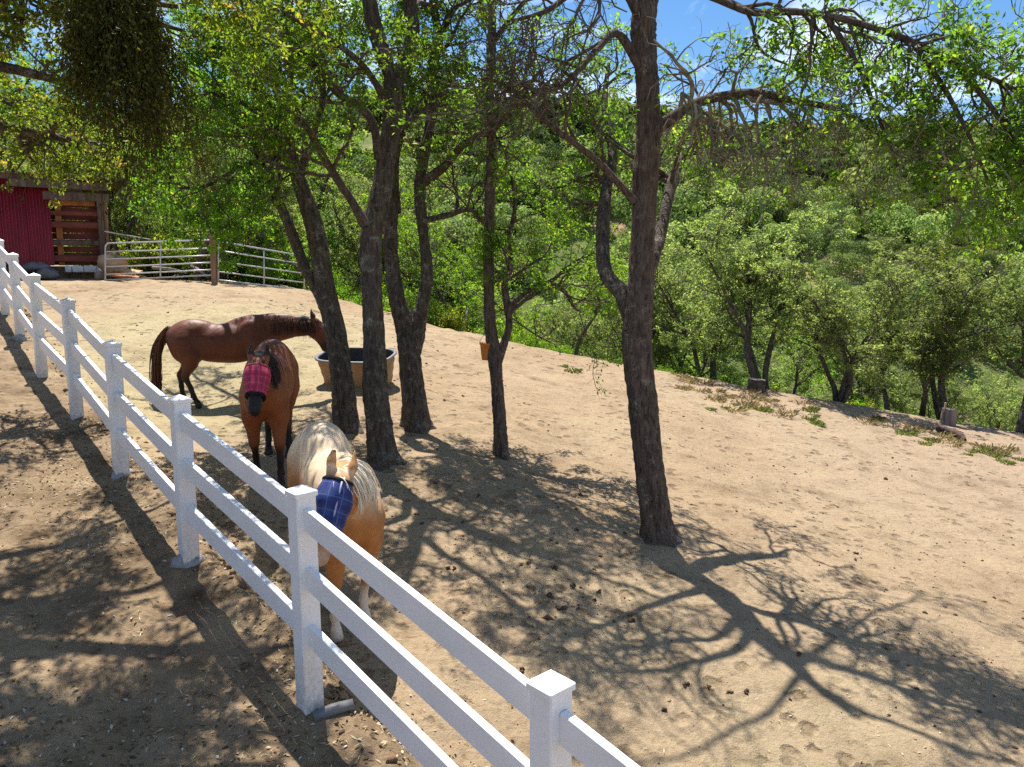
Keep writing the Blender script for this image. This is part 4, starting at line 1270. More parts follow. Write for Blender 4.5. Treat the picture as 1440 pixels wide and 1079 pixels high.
# ---------------------------------------------------------------- horses
class Field:
    """a smooth union of tapered capsules and ellipsoids sampled on a grid, meshed by surface nets"""
    def __init__(s, lo, hi, h):
        s.lo = np.array(lo, float); s.h = h
        s.n = np.ceil((np.array(hi) - s.lo) / h).astype(int) + 1
        s.f = np.full(s.n, 1.0, np.float32)
    def _sub(s, a, b):
        i0 = np.clip(np.floor((a - s.lo) / s.h).astype(int), 0, s.n - 1); i1 = np.clip(np.ceil((b - s.lo) / s.h).astype(int) + 1, 1, s.n)
        ax = [s.lo[k] + s.h * np.arange(i0[k], i1[k]) for k in range(3)]
        return tuple(slice(i0[k], i1[k]) for k in range(3)), np.stack(np.meshgrid(*ax, indexing='ij'), -1)
    def _min(s, sl, d, k):
        a = s.f[sl]
        h = np.clip(.5 + .5 * (a - d) / k, 0, 1)
        s.f[sl] = a * (1 - h) + d * h - k * h * (1 - h)
    def cap(s, a, b, ra, rb, k=.05, sq=1.0):
        a = np.array(a, float); b = np.array(b, float)
        m = max(ra, rb) + .14
        sl, X = s._sub(np.minimum(a, b) - m, np.maximum(a, b) + m)
        e = b - a; t = np.clip(((X - a) @ e) / max(e @ e, 1e-9), 0, 1)
        q = X - a - t[..., None] * e
        if sq != 1.0: q = q / np.array((1, sq, 1))
        d = (np.linalg.norm(q, axis=-1) - (ra + (rb - ra) * t)) * min(1, sq ** .5)
        s._min(sl, d, k)
    def chain(s, pts, k=.05, sq=1.0):
        for p, q in zip(pts[:-1], pts[1:]): s.cap(p[:3], q[:3], p[3], q[3], k, sq)
    def ell(s, c, r, k=.06, rot=0.0):
        c = np.array(c, float); r = np.array(r, float)
        m = r.max() + .14
        sl, X = s._sub(c - m, c + m)
        q = X - c
        if rot:
            cs, sn = math.cos(rot), math.sin(rot)
            q = np.stack([q[..., 0] * cs + q[..., 2] * sn, q[..., 1], -q[..., 0] * sn + q[..., 2] * cs], -1)
        k0 = np.linalg.norm(q / r, axis=-1); k1 = np.linalg.norm(q / r ** 2, axis=-1)
        s._min(sl, np.where(k1 > 1e-6, k0 * (k0 - 1) / np.maximum(k1, 1e-6), -r.min()), k)
    def mesh(s):
        f = s.f; n = np.array(f.shape); c = n - 1
        acc = np.zeros(tuple(c) + (3,)); cnt = np.zeros(tuple(c))
        corner = lambda o: f[o[0]:o[0] + c[0], o[1]:o[1] + c[1], o[2]:o[2] + c[2]]
        for axn in range(3):
            o1, o2 = [k for k in range(3) if k != axn]
            for u in (0, 1):
                for v in (0, 1):
                    A = [0, 0, 0]; A[o1] = u; A[o2] = v; B = list(A); B[axn] = 1
                    fa, fb = corner(A), corner(B)
                    m = (fa < 0) != (fb < 0)
                    t = np.where(m, fa / np.where(m, fa - fb, 1), 0)
                    for k in range(3):
                        acc[..., k] += np.where(m, (t if k == axn else A[k]), 0)
                    cnt += m
        act = cnt > 0
        idx = np.full(tuple(c), -1, int); idx[act] = np.arange(act.sum())
        ijk = np.argwhere(act)
        V = s.lo + s.h * (ijk + acc[act] / cnt[act][:, None])
        F = []
        for axn in range(3):
            o1, o2 = (axn + 1) % 3, (axn + 2) % 3
            sl0 = [slice(1, -1)] * 3; sl0[axn] = slice(0, n[axn] - 1); sl1 = list(sl0); sl1[axn] = slice(1, n[axn])
            fa, fb = f[tuple(sl0)], f[tuple(sl1)]
            m = (fa < 0) != (fb < 0); flip = (fa < 0)[m]
            w = np.argwhere(m); base = w + np.array([0 if k == axn else 1 for k in range(3)])
            def gi(d1, d2):
                q = base.copy(); q[:, o1] -= d1; q[:, o2] -= d2
                return idx[q[:, 0], q[:, 1], q[:, 2]]
            Q = np.stack([gi(1, 1), gi(0, 1), gi(0, 0), gi(1, 0)], 1)
            Q[~flip] = Q[~flip][:, ::-1]
            F.append(Q)
        return V, np.concatenate(F)


def coat_mat(name, rough=.52, sheen=.15):
    m, nt, b, out = mat_base(name, rough, .28)
    a = attr(nt, 'coat')
    v = coords(nt)
    n1 = noise(nt, v, 5, 5, .6); n2 = noise(nt, coords(nt, (40, 40, 14)), 6, 3)
    c = mixc(nt, .8, a.outputs['Color'], ramp(nt, n1, [(.3, (.72, .72, .72)), (.7, (1.12, 1.1, 1.08))]), 'MULTIPLY')
    c = mixc(nt, .5, c, ramp(nt, n2, [(.35, (.78, .78, .78)), (.65, (1.1, 1.1, 1.1))]), 'MULTIPLY')
    nt.links.new(c, b.inputs['Base Color'])
    hh = nt.nodes.new('ShaderNodeMath'); hh.operation = 'MULTIPLY_ADD'; hh.inputs[1].default_value = .04
    n3 = noise(nt, coords(nt, (1, 1, .6)), 6.5, 3, .5)
    nt.links.new(n2, hh.inputs[0]); nt.links.new(n3, hh.inputs[2])
    bump(nt, b, hh.outputs[0], .5, .03)
    return m


M['coat'] = coat_mat('horse_coat')


def hair_mat(name, c1, c2):
    m, nt, b, out = mat_base(name, .5, .35)
    a = attr(nt, 'tint')
    nt.links.new(ramp(nt, a.outputs['Fac'], [(0, c1), (1, c2)]), b.inputs['Base Color'])
    return m


M['hair_black'] = hair_mat('black_hair', (.008, .006, .005), (.035, .022, .016))
M['hair_brown'] = hair_mat('brown_hair', (.022, .009, .005), (.14, .05, .022))
M['hair_cream'] = hair_mat('cream_hair', (.60, .50, .36), (.90, .85, .75))
M['eye'] = simple_mat('horse_eye', (.01, .006, .004), (.02, .012, .008), 5, .1, .6, bs=0)
M['trim_black'] = simple_mat('black_trim', (.010, .010, .011), (.025, .025, .027), 20, .9, .1, bs=.2)
M['trim_lilac'] = simple_mat('lilac_binding', (.36, .34, .52), (.46, .44, .60), 20, .8, .2, bs=.2)


def mask_mat(name, base, dark, line, sx=9.0):
    m, nt, b, out = mat_base(name, .65, .25)
    a = attr(nt, 'weave')
    sep = nt.nodes.new('ShaderNodeSeparateColor'); nt.links.new(a.outputs['Color'], sep.inputs['Color'])
    def band(src, freq, width, ph):
        mu = nt.nodes.new('ShaderNodeMath'); mu.operation = 'MULTIPLY_ADD'; mu.inputs[1].default_value = freq; mu.inputs[2].default_value = ph
        nt.links.new(src, mu.inputs[0])
        fr = nt.nodes.new('ShaderNodeMath'); fr.operation = 'FRACT'; nt.links.new(mu.outputs[0], fr.inputs[0])
        lt = nt.nodes.new('ShaderNodeMath'); lt.operation = 'LESS_THAN'; lt.inputs[1].default_value = width
        nt.links.new(fr.outputs[0], lt.inputs[0]); return lt.outputs[0]
    c = base
    for src in (sep.outputs[0], sep.outputs[1]):
        c = mixc(nt, mixc(nt, 1.0, band(src, sx, .34, .1), (.6, .6, .6), 'MULTIPLY'), c, dark)
    for src in (sep.outputs[0], sep.outputs[1]):
        c = mixc(nt, mixc(nt, 1.0, band(src, sx, .09, .55), (.7, .7, .7), 'MULTIPLY'), c, line)
    nt.links.new(c, b.inputs['Base Color'])
    bump(nt, b, noise(nt, coords(nt), 160, 2), .3, .003)
    return m


M['mask_red'] = mask_mat('red_plaid_mesh', (.46, .020, .075), (.22, .03, .06), (.36, .12, .16), 5.0)
M['mask_blue'] = mask_mat('blue_plaid_mesh', (.024, .050, .20), (.015, .024, .10), (.10, .12, .26), 3.4)


def make_horse(label, loc, heading, scale, coat, poll, muzzle, hair, seed, legs=None, lx=1.0, mask=None, mane_side=1, flare=0.0, ears_back=0.0, neck_mid=None):
    rg = np.random.default_rng(seed)
    rz = math.atan2(heading[1], heading[0])
    root = thing('horse', label, 'horse', loc, rz); root.scale = (scale,) * 3
    F_ = Field((-1.25 * lx, -.62, -.02), (1.95, .62, 1.85), .019)
    L = lambda x: x * lx
    F_.ell((L(.02), 0, 1.06), (.60 * lx, .275, .325))
    F_.ell((L(-.18), 0, 1.05), (.40 * lx, .285, .31))
    F_.ell((L(.12), 0, .98), (.46 * lx, .235, .28))
    F_.ell((L(-.52), 0, 1.18), (.36 * lx, .265, .285), .09)
    F_.ell((L(-.60), .11, 1.05), (.24, .15, .30), .08); F_.ell((L(-.60), -.11, 1.05), (.24, .15, .30), .08)
    F_.ell((L(-.44), 0, 1.33), (.26 * lx, .16, .14), .1)
    F_.ell((L(.46), 0, 1.10), (.26, .235, .32), .08)
    F_.ell((L(.58), .10, 1.05), (.17, .13, .20), .07); F_.ell((L(.58), -.10, 1.05), (.17, .13, .20), .07)
    F_.ell((L(.33), 0, 1.36), (.30, .085, .13), .11)
    F_.ell((L(.40), .15, 1.16), (.18, .09, .26), .08, .3); F_.ell((L(.40), -.15, 1.16), (.18, .09, .26), .08, .3)
    pl = np.array(poll, float); mz = np.array(muzzle, float)
    nb = np.array((L(.46), 0, 1.22))
    nm = np.array(neck_mid, float) if neck_mid else (nb * .5 + pl * .5 + np.array((0, 0, .03)))
    F_.chain([(*nb, .27), (*(nb * .5 + nm * .5 + np.array((0, 0, .005))), .232), (*(nm - np.array((0, 0, .01))), .195), (*(nm * .4 + pl * .6 - np.array((0, 0, .03))), .152), (*(pl - np.array((.02, 0, .05))), .115)], .09, .60)
    hd = mz - pl; hl = np.linalg.norm(hd); hx = hd / hl
    # head frame: hx down the face, hy to the horse's left, hz out of the forehead
    side = np.array((0, 1.0, 0)); side = norm(side - (side @ hx) * hx); fz = np.cross(hx, side)
    if fz[0] < 0 and fz[2] < 0: fz = -fz
    H = lambda a, y, z: pl + hx * a * hl + side * y + fz * z
    F_.chain([(*H(.02, 0, 0), .095), (*H(.22, 0, .005), .098), (*H(.5, 0, .012), .082), (*H(.8, 0, .004), .062), (*H(.93, 0, -.004), .06)], .05, 1.0)
    F_.ell(H(.30, .035, -.065), (.105, .06, .105), .06); F_.ell(H(.30, -.035, -.065), (.105, .06, .105), .06)
    F_.cap(H(.35, 0, -.08), H(.9, 0, -.05), .06, .04, .05)
    F_.ell(H(.96, 0, -.01), (.062, .060, .062), .04)
    F_.ell(H(.95, .035, .022), (.028, .022, .028), .02); F_.ell(H(.95, -.035, .022), (.028, .022, .028), .02)
    F_.ell(H(.95, 0, -.055), (.04, .035, .035), .03)
    for sgn in (1, -1):
        F_.ell(H(.27, .082 * sgn, .045), (.04, .03, .04), .03)
        e0 = H(.0, .062 * sgn, .0); e1 = H(-.20, .086 * sgn, .02) + np.array((0, 0, .02)); e2 = H(-.37, .080 * sgn, .02) + np.array((0, 0, .05))
        F_.chain([(*e0, .034), (*e1, .038), (*e2, .010)], .012)
    lg = dict(fl=(0, 0), fr=(0, 0), hl=(0, 0), hr=(0, 0)); lg.update(legs or {})
    hoofs = []
    for nm_, sgn in (('fl', 1), ('fr', -1)):
        dx, dz = lg[nm_]; y = .155 * sgn; x = L(.47)
        F_.chain([(x, y * .9, 1.02, .15), (x + .01 + dx * .15, y, .82, .115), (x + .03 + dx * .5, y, .52, .066)], .07)
        F_.ell((x + .035 + dx * .5, y, .50), (.058, .055, .068), .03)
        F_.chain([(x + .03 + dx * .5, y, .48, .05), (x + .02 + dx * .9, y, .32 + dz, .037), (x + .02 + dx, y, .19 + dz, .041)], .03)
        F_.ell((x + .015 + dx, y, .175 + dz), (.047, .045, .045), .025)
        F_.cap((x + .03 + dx, y, .15 + dz), (x + .065 + dx, y, .085 + dz), .037, .042, .02)
        F_.cap((x + .068 + dx, y, .07 + dz), (x + .085 + dx, y, .028 + dz), .05, .062, .02)
    for nm_, sgn in (('hl', 1), ('hr', -1)):
        dx, dz = lg[nm_]; y = .145 * sgn; x = L(-.56)
        F_.chain([(x - .02, y * .9, 1.10, .19), (x + .04, y * 1.02, .90, .165), (x - .02 + dx * .3, y, .74, .105), (x - .16 + dx * .6, y, .54, .060)], .08)
        F_.ell((x - .175 + dx * .6, y, .53), (.05, .048, .075), .03)
        F_.chain([(x - .165 + dx * .6, y, .50, .052), (x - .145 + dx * .9, y, .33 + dz, .040), (x - .13 + dx, y, .19 + dz, .043)], .03)
        F_.ell((x - .13 + dx, y, .175 + dz), (.048, .046, .046), .025)
        F_.cap((x - .115 + dx, y, .15 + dz), (x - .08 + dx, y, .085 + dz), .038, .042, .02)
        F_.cap((x - .077 + dx, y, .07 + dz), (x - .06 + dx, y, .028 + dz), .05, .061, .02)
    V, Fq = F_.mesh()
    # coat colour: body, back tone by height, points, muzzle, hooves
    z = V[:, 2]
    base = np.array(coat['body'])[None] * np.ones((len(V), 1))
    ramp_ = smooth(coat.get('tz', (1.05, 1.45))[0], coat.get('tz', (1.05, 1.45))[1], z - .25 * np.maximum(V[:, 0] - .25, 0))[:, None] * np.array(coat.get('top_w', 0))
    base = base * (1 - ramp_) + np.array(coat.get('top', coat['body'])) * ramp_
    al = (V - pl) @ hx / hl
    if coat.get('head'):
        hk = ((1 - smooth(.30, .42, np.linalg.norm(V - H(.35, 0, 0), axis=1))) * smooth(-.25, .05, al))[:, None]
        base = base * (1 - hk) + np.array(coat['body']) * hk
    isleg = (z < .95) & (np.abs(V[:, 1]) > .035)
    k = np.where(isleg, 1 - smooth(coat['leg_z'][0], coat['leg_z'][1], z + .03 * np.sin(V[:, 0] * 40)), 0)[:, None]
    base = base * (1 - k) + np.array(coat['leg']) * k
    nearhead = np.linalg.norm(V - H(.5, 0, 0), axis=1) < .5
    k = (smooth(coat['muz'][0], coat['muz'][1], al) * (nearhead & (V[:, 0] > .8)))[:, None]
    base = base * (1 - k) + np.array(coat['muzzle']) * k
    k = (1 - smooth(.062, .078, z))[:, None]
    base = base * (1 - k) + np.array(coat['hoof']) * k
    et = (np.maximum(0, -al - .10) > .08)[:, None] * (np.linalg.norm(V - pl, axis=1) < .3)[:, None]
    base = np.where(et, np.array(coat.get('ear', coat['body'])), base)
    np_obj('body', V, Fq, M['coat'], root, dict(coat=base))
    for sgn in (1, -1):
        mb = MB()
        lump('eye', H(.27, .098 * sgn, .05).tolist(), (.02, .016, .02), M['eye'], None, None, seed=2, parent=root)
    # tail
    def strands(name, starts, dirs, lens, r0, R, wig, trop, mat, sides=3):
        Pn, Rn = grow(np.array(starts), norm(np.array(dirs)), np.array(lens), np.full(len(starts), r0), R, wig, trop, rg)
        return Pn, Rn
    tl, acc = Acc(), Acc()
    n = 190
    st = np.stack([L(-.52) - .29 * lx - .03 + rg.normal(0, .014, n), rg.normal(0, .026, n), 1.31 + rg.normal(0, .03, n)], 1)
    dirs = np.stack([-np.ones(n) * (.62 + flare), rg.normal(0, .07, n), -.40 + rg.normal(0, .10, n)], 1)
    lens = rg.uniform(.80, 1.16, n)
    Pn, Rn = grow(st, norm(dirs), lens, np.full(n, .013), 12, .03, -.34, rg)
    Pn[..., 1] *= np.linspace(1, 1.35, 12)[None]
    Pn[..., 2] = np.maximum(Pn[..., 2], .16)
    V2, F2 = tubes(Pn, np.maximum(Rn, .003), 4, rg)
    T2 = np.repeat(rg.random(n), 12 * 4); acc.add(V2, F2, T2)
    dk = np.array([(L(-.68), 0, 1.34), (L(-.52) - .29 * lx, 0, 1.335), (L(-.52) - .29 * lx - .08, 0, 1.26), (L(-.52) - .29 * lx - .11, 0, 1.08)])
    V2, F2, _, _ = trunk_tube(dk, [.05, .05, .045, .03], 10, seed, False, .05, .02); acc.add(V2, F2, np.full(len(V2), .4))
    acc.obj('tail', M[hair[0]], root)
    # mane
    acc = Acc(); n = 800
    nbt = np.array((L(.36), 0, 1.46)); nmt = nm + np.array((-.06, 0, .185)); plt = pl + np.array((-.05, 0, .075))
    if pl[2] < 1.25: nmt = nm + np.array((.0, 0, .19))
    cr = catmull(np.stack([nbt, nbt * .45 + nmt * .55 + np.array((0, 0, .0)), nmt, plt]), 40)
    ii = rg.integers(0, 40, n); st = cr[ii] + rg.normal(0, .008, (n, 3)) - np.array((0, 0, .03))
    dirs = np.stack([rg.normal(.1, .15, n), mane_side * (.8 + rg.normal(0, .15, n)), .35 + rg.normal(0, .12, n)], 1)
    pale = hair[1] == 'hair_cream'
    lens = rg.uniform(.18, .40, n) * (1.1 if pale else 1)
    Pn, Rn = grow(st, norm(dirs), lens, np.full(n, .009 if pale else .006), 9, .07, -.40 if pale else -.5, rg)
    V2, F2 = tubes(Pn, np.maximum(Rn, .0025), 4, rg); acc.add(V2, F2, np.repeat(rg.random(n), 9 * 4))
    acc.obj('mane', M[hair[1]], root)
    acc = Acc(); n = 90
    st = H(-.02, 0, .03) + np.stack([rg.normal(0, .015, n), rg.normal(0, .028, n), rg.normal(0.02, .012, n)], 1)
    dirs = fz * .8 + hx * .5 + rg.normal(0, .22, (n, 3)) + side * .1 * mane_side
    Pn, Rn = grow(st, norm(dirs), rg.uniform(.07, .15, n), np.full(n, .007), 7, .06, -.28, rg)
    V2, F2 = tubes(Pn, np.maximum(Rn, .0025), 4, rg); acc.add(V2, F2, np.repeat(rg.random(n), 7 * 4))
    acc.obj('forelock', M[hair[1]], root)
    if mask:
        a0, a1 = mask['span']
        G = Field(pl + np.minimum(hd, 0) - .3, pl + np.maximum(hd, 0) + .3, .0125)
        g = mask.get('grow', .018)
        G.chain([(*H(.02, 0, 0), .095 + g), (*H(.22, 0, .005), .102 + g), (*H(.5, 0, .012), .086 + g), (*H(.8, 0, .004), .066 + g), (*H(.93, 0, -.004), .06 + g)], .05)
        for sgn in (1, -1):
            G.ell(H(.30, .035 * sgn, -.065), (.105 + g, .06 + g, .105 + g), .06); G.ell(H(.27, .075 * sgn, .045), (.062, .05, .055), .05)
        G.cap(H(.35, 0, -.08), H(.9, 0, -.05), .06 + g, .04 + g, .05)
        sl, X = G._sub(G.lo, G.lo + G.h * G.n)
        ala = (X - pl) @ hx
        full = G.f.copy()
        def piece(lo, hi, off=0.0):
            G.f = np.maximum(full - off, np.maximum(lo * hl - ala, ala - hi * hl)).astype(np.float32)
            return G.mesh()
        V3, F3 = piece(a0, a1)
        q = V3 - pl
        wv = np.stack([(q @ hx) * 3.0 + 3, np.arctan2(q @ side, q @ fz + .02) * .42 + 3, q @ fz], 1)
        mo = np_obj('fly_mask', V3, F3, M[mask['mat']], root, dict(weave=wv))
        mo['label'] = mask['label']
        V3, F3 = piece(a1 - .025, a1 + .035, .008); np_obj('nose_band', V3, F3, M[mask['trim']], mo)
        V3, F3 = piece(a0 - .03, a0 + .02, .006); np_obj('brow_band', V3, F3, M[mask.get('trim2', mask['trim'])], mo)
        # binding down the middle of the face
        pts = [H(t, 0, .0) + fz * (.113 + g * .9 - .045 * max(0, t - .3)) for t in np.linspace(a0 + .02, a1, 8)]
        mb = MB(); mb.tube(pts, .007, 6); mb.build('seam', M[mask['seam']], mo, True)
    return root


def stand(u, v, d, heading, local, scale):
    """ground point such that the local point (x, y of a hoof) stands where surveyed"""
    p = P(u, v, d); h = norm(np.array((heading[0], heading[1], 0.0)))
    l = np.array((-h[1], h[0], 0))
    o = p - (h * local[0] + l * local[1]) * scale
    return o


DBAY = dict(body=(.115, .034, .016), top=(.15, .046, .022), top_w=.6, leg=(.016, .010, .008), leg_z=(.40, .66), muzzle=(.02, .013, .011), muz=(.55, .85), hoof=(.05, .04, .032), ear=(.03, .014, .010))
BAY = dict(body=(.26, .076, .026), top=(.20, .066, .032), top_w=.7, leg=(.014, .009, .008), leg_z=(.34, .58), muzzle=(.018, .013, .012), muz=(.50, .70), hoof=(.04, .034, .03), ear=(.03, .016, .012))
PALO = dict(body=(.46, .19, .058), top=(.74, .57, .38), top_w=1.0, tz=(.95, 1.28), leg=(.78, .66, .52), leg_z=(.24, .42), muzzle=(.42, .30, .22), muz=(.8, .95), hoof=(.62, .54, .44), ear=(.50, .25, .10), head=1)  # cream top puts the sunlight on its back into the coat colour


def put(label, uvd, heading, local, sc, wide=1.0, **kw):
    o = stand(*uvd, heading, local, sc)
    ca = math.atan2(heading[1], heading[0])
    zs = []
    for lx_, ly_ in ((.5, .15), (.5, -.15), (-.7, .15), (-.7, -.15)):
        x = o[0] + sc * (lx_ * math.cos(ca) - ly_ * math.sin(ca)); y = o[1] + sc * (lx_ * math.sin(ca) + ly_ * math.cos(ca))
        zs.append(gz(x, y))
    zf = (zs[0] + zs[1]) / 2; zb = (zs[2] + zs[3]) / 2
    r = make_horse(label, (o[0], o[1], (zf + zb) / 2 - .02 + (zf - zb) / 1.2 * -.1), heading, sc, **kw)
    r.rotation_euler = (0, -math.atan2(zf - zb, 1.2 * sc), ca)
    r.location.z = (zf * .7 + zb * .5) / 1.2 - .015
    r.scale = (sc, sc * wide, sc)
    print('horse', label[:12], [round(q, 2) for q in zs])
    return r


put('dark bay horse standing side-on with its head behind the leaning oak at the trough', (281, 580, 11.9), (.985, .17), (-.52, -.145), .89,
    coat=DBAY, poll=(1.49, 0, 1.31), muzzle=(1.68, 0, .84), hair=('hair_brown', 'hair_brown'), seed=1, lx=1.12, mane_side=-1, neck_mid=(1.0, 0, 1.29), legs=dict(hl=(-.08, 0), hr=(.16, 0), fl=(.1, 0), fr=(-.05, 0)))
put('bay horse wearing a red plaid fly mask, facing the fence', (398, 680, 8.35), (.19, -.98), (.55, .155), .97, .90,
    coat=BAY, poll=(1.16, .05, 1.50), muzzle=(1.44, .02, 1.11), hair=('hair_black', 'hair_black'), seed=2, mane_side=1,
    mask=dict(mat='mask_red', span=(.08, .68), trim='trim_black', trim2='mask_red', seam='mask_red', label='red plaid fly mask', grow=.022), legs=dict(fl=(.06, 0), fr=(-.16, 0), hl=(.1, 0), hr=(-.1, 0)))
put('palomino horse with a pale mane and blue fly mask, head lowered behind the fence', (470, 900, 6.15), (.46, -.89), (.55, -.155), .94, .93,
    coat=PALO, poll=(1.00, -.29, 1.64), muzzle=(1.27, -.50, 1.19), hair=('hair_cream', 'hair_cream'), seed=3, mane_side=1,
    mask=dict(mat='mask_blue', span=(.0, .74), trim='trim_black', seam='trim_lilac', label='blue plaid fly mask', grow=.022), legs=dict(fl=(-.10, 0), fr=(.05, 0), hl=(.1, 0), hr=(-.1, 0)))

# ---------------------------------------------------------------- water trough, bucket, stumps, log
def trough():
    c = P(505, 538, 13.0); x, y = c[0], c[1]; z = gz(x, y) - .02
    root = thing('water_trough', 'tan oval stock trough with a dark inside, behind the two stems of the oak clump', 'trough', (x, y, z - .03), math.radians(-14))
    root.rotation_euler = (math.radians(11), 0, math.radians(-14))
    def ring(a, b, zz, n=48, e=3.2):
        t = np.linspace(0, 2 * np.pi, n, endpoint=False)
        cx, sy = np.cos(t), np.sin(t)
        return np.stack([a * np.sign(cx) * np.abs(cx) ** (2 / e), b * np.sign(sy) * np.abs(sy) ** (2 / e), np.full(n, zz)], 1)
    def loft(rings, name, mat, cap=None):
        n = len(rings[0]); V = np.concatenate(rings)
        F = [(i * n + j, i * n + (j + 1) % n, (i + 1) * n + (j + 1) % n, (i + 1) * n + j) for i in range(len(rings) - 1) for j in range(n)]
        mb = MB(); mb.add(V, F)
        if cap == 0: mb.f.append(tuple(range(n)))
        if cap == -1: mb.f.append(tuple(range(len(V) - n, len(V))))
        return mb.build(name, mat, root, True)
    A, B, H_ = .64, .40, .49
    rg_ = [ring(A * .84, B * .82, 0)]
    for k in range(1, 17):
        f = k / 16; q = .84 + .14 * f + (.012 if k % 5 in (2, 3) else 0)
        rg_.append(ring(A * q, B * (q - .01), H_ * f * .97))
    loft(rg_, 'tub', M['tub'], 0)
    loft([ring(A * .985, B * .98, H_ * .955), ring(A * 1.03, B * 1.05, H_ * .96), ring(A * 1.035, B * 1.055, H_), ring(A * .99, B * .985, H_ + .012), ring(A * .955, B * .94, H_), ring(A * .95, B * .93, H_ - .03)], 'rim', M['tub_rim'])
    loft([ring(A * .945, B * .925, H_ - .01), ring(A * .93, B * .90, .42), ring(A * .86, B * .82, .16), ring(A * .82, B * .78, .12)], 'inner_wall', M['tub_dark'], -1)  # inside of the tub, coloured much darker than its outside


trough()
c = P(685.5, 497, 10.34)
bk = thing('feed_bucket', 'orange bucket hung on the slender oak just below its fork', 'bucket', c.tolist(), .2)
mb = MB(); n = 20
V = [(r * math.cos(t), r * math.sin(t), z) for r, z in ((.075, 0), (.085, .08), (.098, .20), (.106, .205), (.106, .225), (.094, .225), (.08, .05)) for t in np.linspace(0, 2 * np.pi, n, endpoint=False)]
F = [(i * n + j, i * n + (j + 1) % n, (i + 1) * n + (j + 1) % n, (i + 1) * n + j) for i in range(6) for j in range(n)] + [tuple(range(n))[::-1], tuple(range(6 * n, 7 * n))]
mb.add(V, F); o = mb.build('pail', M['bucket'], bk, True); o.location = (0, 0, -.09)
th = np.linspace(0, np.pi, 12)
o = MB().tube([(.1 * math.cos(t), .02, .13 + .11 * math.sin(t)) for t in th], .004, 6).build('handle', M['galv'], bk, True)


def stump(u, v, d, r, h, label, seed, mat='stump'):
    p = P(u, v, d); g = gz(p[0], p[1])
    root = thing('tree_stump', label, 'tree stump', (p[0], p[1], g))
    V, F, _, _ = trunk_tube(np.array([(0, 0, -.12), (0.01, 0, h * .5), (.02, .0, h)]), [r * 1.12, r, r * .96], 20, seed, False, .07, .04)
    np_obj('trunk', V, F, M['log' if mat == 'log' else 'stump'], root)
    n = 20; rim = V[-n:]
    mb = MB(); mb.add(np.concatenate([rim, [rim.mean(0) + np.array((0, 0, .02))]]), [(i, (i + 1) % n, n) for i in range(n)])
    mb.build('sawn_face', M['stump'], root)
    return root


stump(1063, 545, 18.0, .20, .26, 'low brown stump on the crest line by a broad oak', 5, 'log')
st_ = stump(1332, 602, 17.3, .155, .36, 'tall pale split stump at the edge of the slope', 6)
MB().box((-.11, -.04, .40), (.035, .04, .22), Matrix.Rotation(.08, 3, 'Y'), .008).build('splinter', M['wood_pale'], st_)
a = np.array([P(1318, 609, 16.6), P(1335, 611, 16.4), P(1350, 613, 16.2), P(1357, 622, 15.9)])
for q in a: q[2] = gz(q[0], q[1]) + .06
V, F, _, _ = trunk_tube(a - a[0], [.09, .085, .07, .03], 12, 8, False, .09, .04)
o = np_obj('fallen_log', V, F, M['log']); o.location = a[0].tolist(); tag(o, 'short dark log lying on the slope in front of the tall pale stump', 'log')

# ---------------------------------------------------------------- weeds, droppings, litter on the ground
M['grass_green'] = leaf_mat('green_weed', [(0, (.05, .075, .018)), (.5, (.10, .125, .035)), (1, (.22, .20, .07))], (1.8, 2.0, .9), .35)
M['grass_dry'] = leaf_mat('dry_weed', [(0, (.13, .11, .045)), (.5, (.24, .19, .09)), (1, (.36, .29, .15))], (1.3, 1.2, .9), .3)


def tuft_mesh(seed, n, h, w, mat, name='weed_tuft'):
    rg = np.random.default_rng(seed)
    a = rg.uniform(0, 6.28, n); r = np.sqrt(rg.random(n)) * w
    st = np.stack([r * np.cos(a), r * np.sin(a), np.full(n, -.02)], 1)
    d = norm(np.stack([np.cos(a) * .5 + rg.normal(0, .35, n), np.sin(a) * .5 + rg.normal(0, .35, n), np.ones(n) * .9], 1))
    L = rg.uniform(.5, 1.2, n)[:, None] * h
    sd = norm(np.cross(d, rg.normal(size=(n, 3)))) * .011
    V = np.stack([st - sd, st + sd, st + d * L * .6 + sd * .9, st + d * L + np.array((0, 0, -.25)) * L], 1).reshape(-1, 3)
    F = (np.arange(n) * 4)[:, None] + np.arange(4)[None]
    return np_mesh(name, V, F, M[mat], {'tint': np.repeat(np.clip(rg.normal(.5, .25, n), 0, 1), 4)}, False)


TG = [tuft_mesh(500 + i, 150, .11, .13, 'grass_green') for i in range(3)]
TD = [tuft_mesh(520 + i, 70, .15, .20, 'grass_dry') for i in range(3)]
rgW = np.random.default_rng(61)
spots_g = [(1140, 592), (1120, 588), (1155, 597), (1022, 577), (1075, 577), (1050, 572), (1272, 608), (1282, 614), (1305, 622), (1362, 637), (1376, 633), (1402, 640), (1228, 592), (1150, 575), (860, 510), (802, 518), (848, 505), (1432, 650), (1092, 562), (1012, 552)]
spots_d = [(985, 535), (960, 528), (1000, 545), (1045, 560), (1060, 565), (1030, 556), (1080, 570), (1100, 578), (940, 524), (970, 545), (1010, 562), (1038, 575), (1065, 552), (1328, 618), (1345, 628), (1390, 635), (1415, 637), (1240, 596), (1290, 603), (948, 540)]
for i, (u, v) in enumerate(spots_g):
    for k in range(2):
        x, y, d = hit(u + rgW.normal(0, 9), v + rgW.normal(0, 2.5))
        o = link(bpy.data.objects.new('weed_tuft', TG[int(rgW.integers(0, 3))])); o.location = (x, y, gz(x, y)); s = rgW.uniform(.6, 1.25); o.scale = (s, s, s * .8); o.rotation_euler.z = rgW.uniform(0, 6)
        tag(o, ('broad' if s > .95 else 'small') + ' low green weed tuft ' + sector(x, y), 'weed', 'green weed tufts')
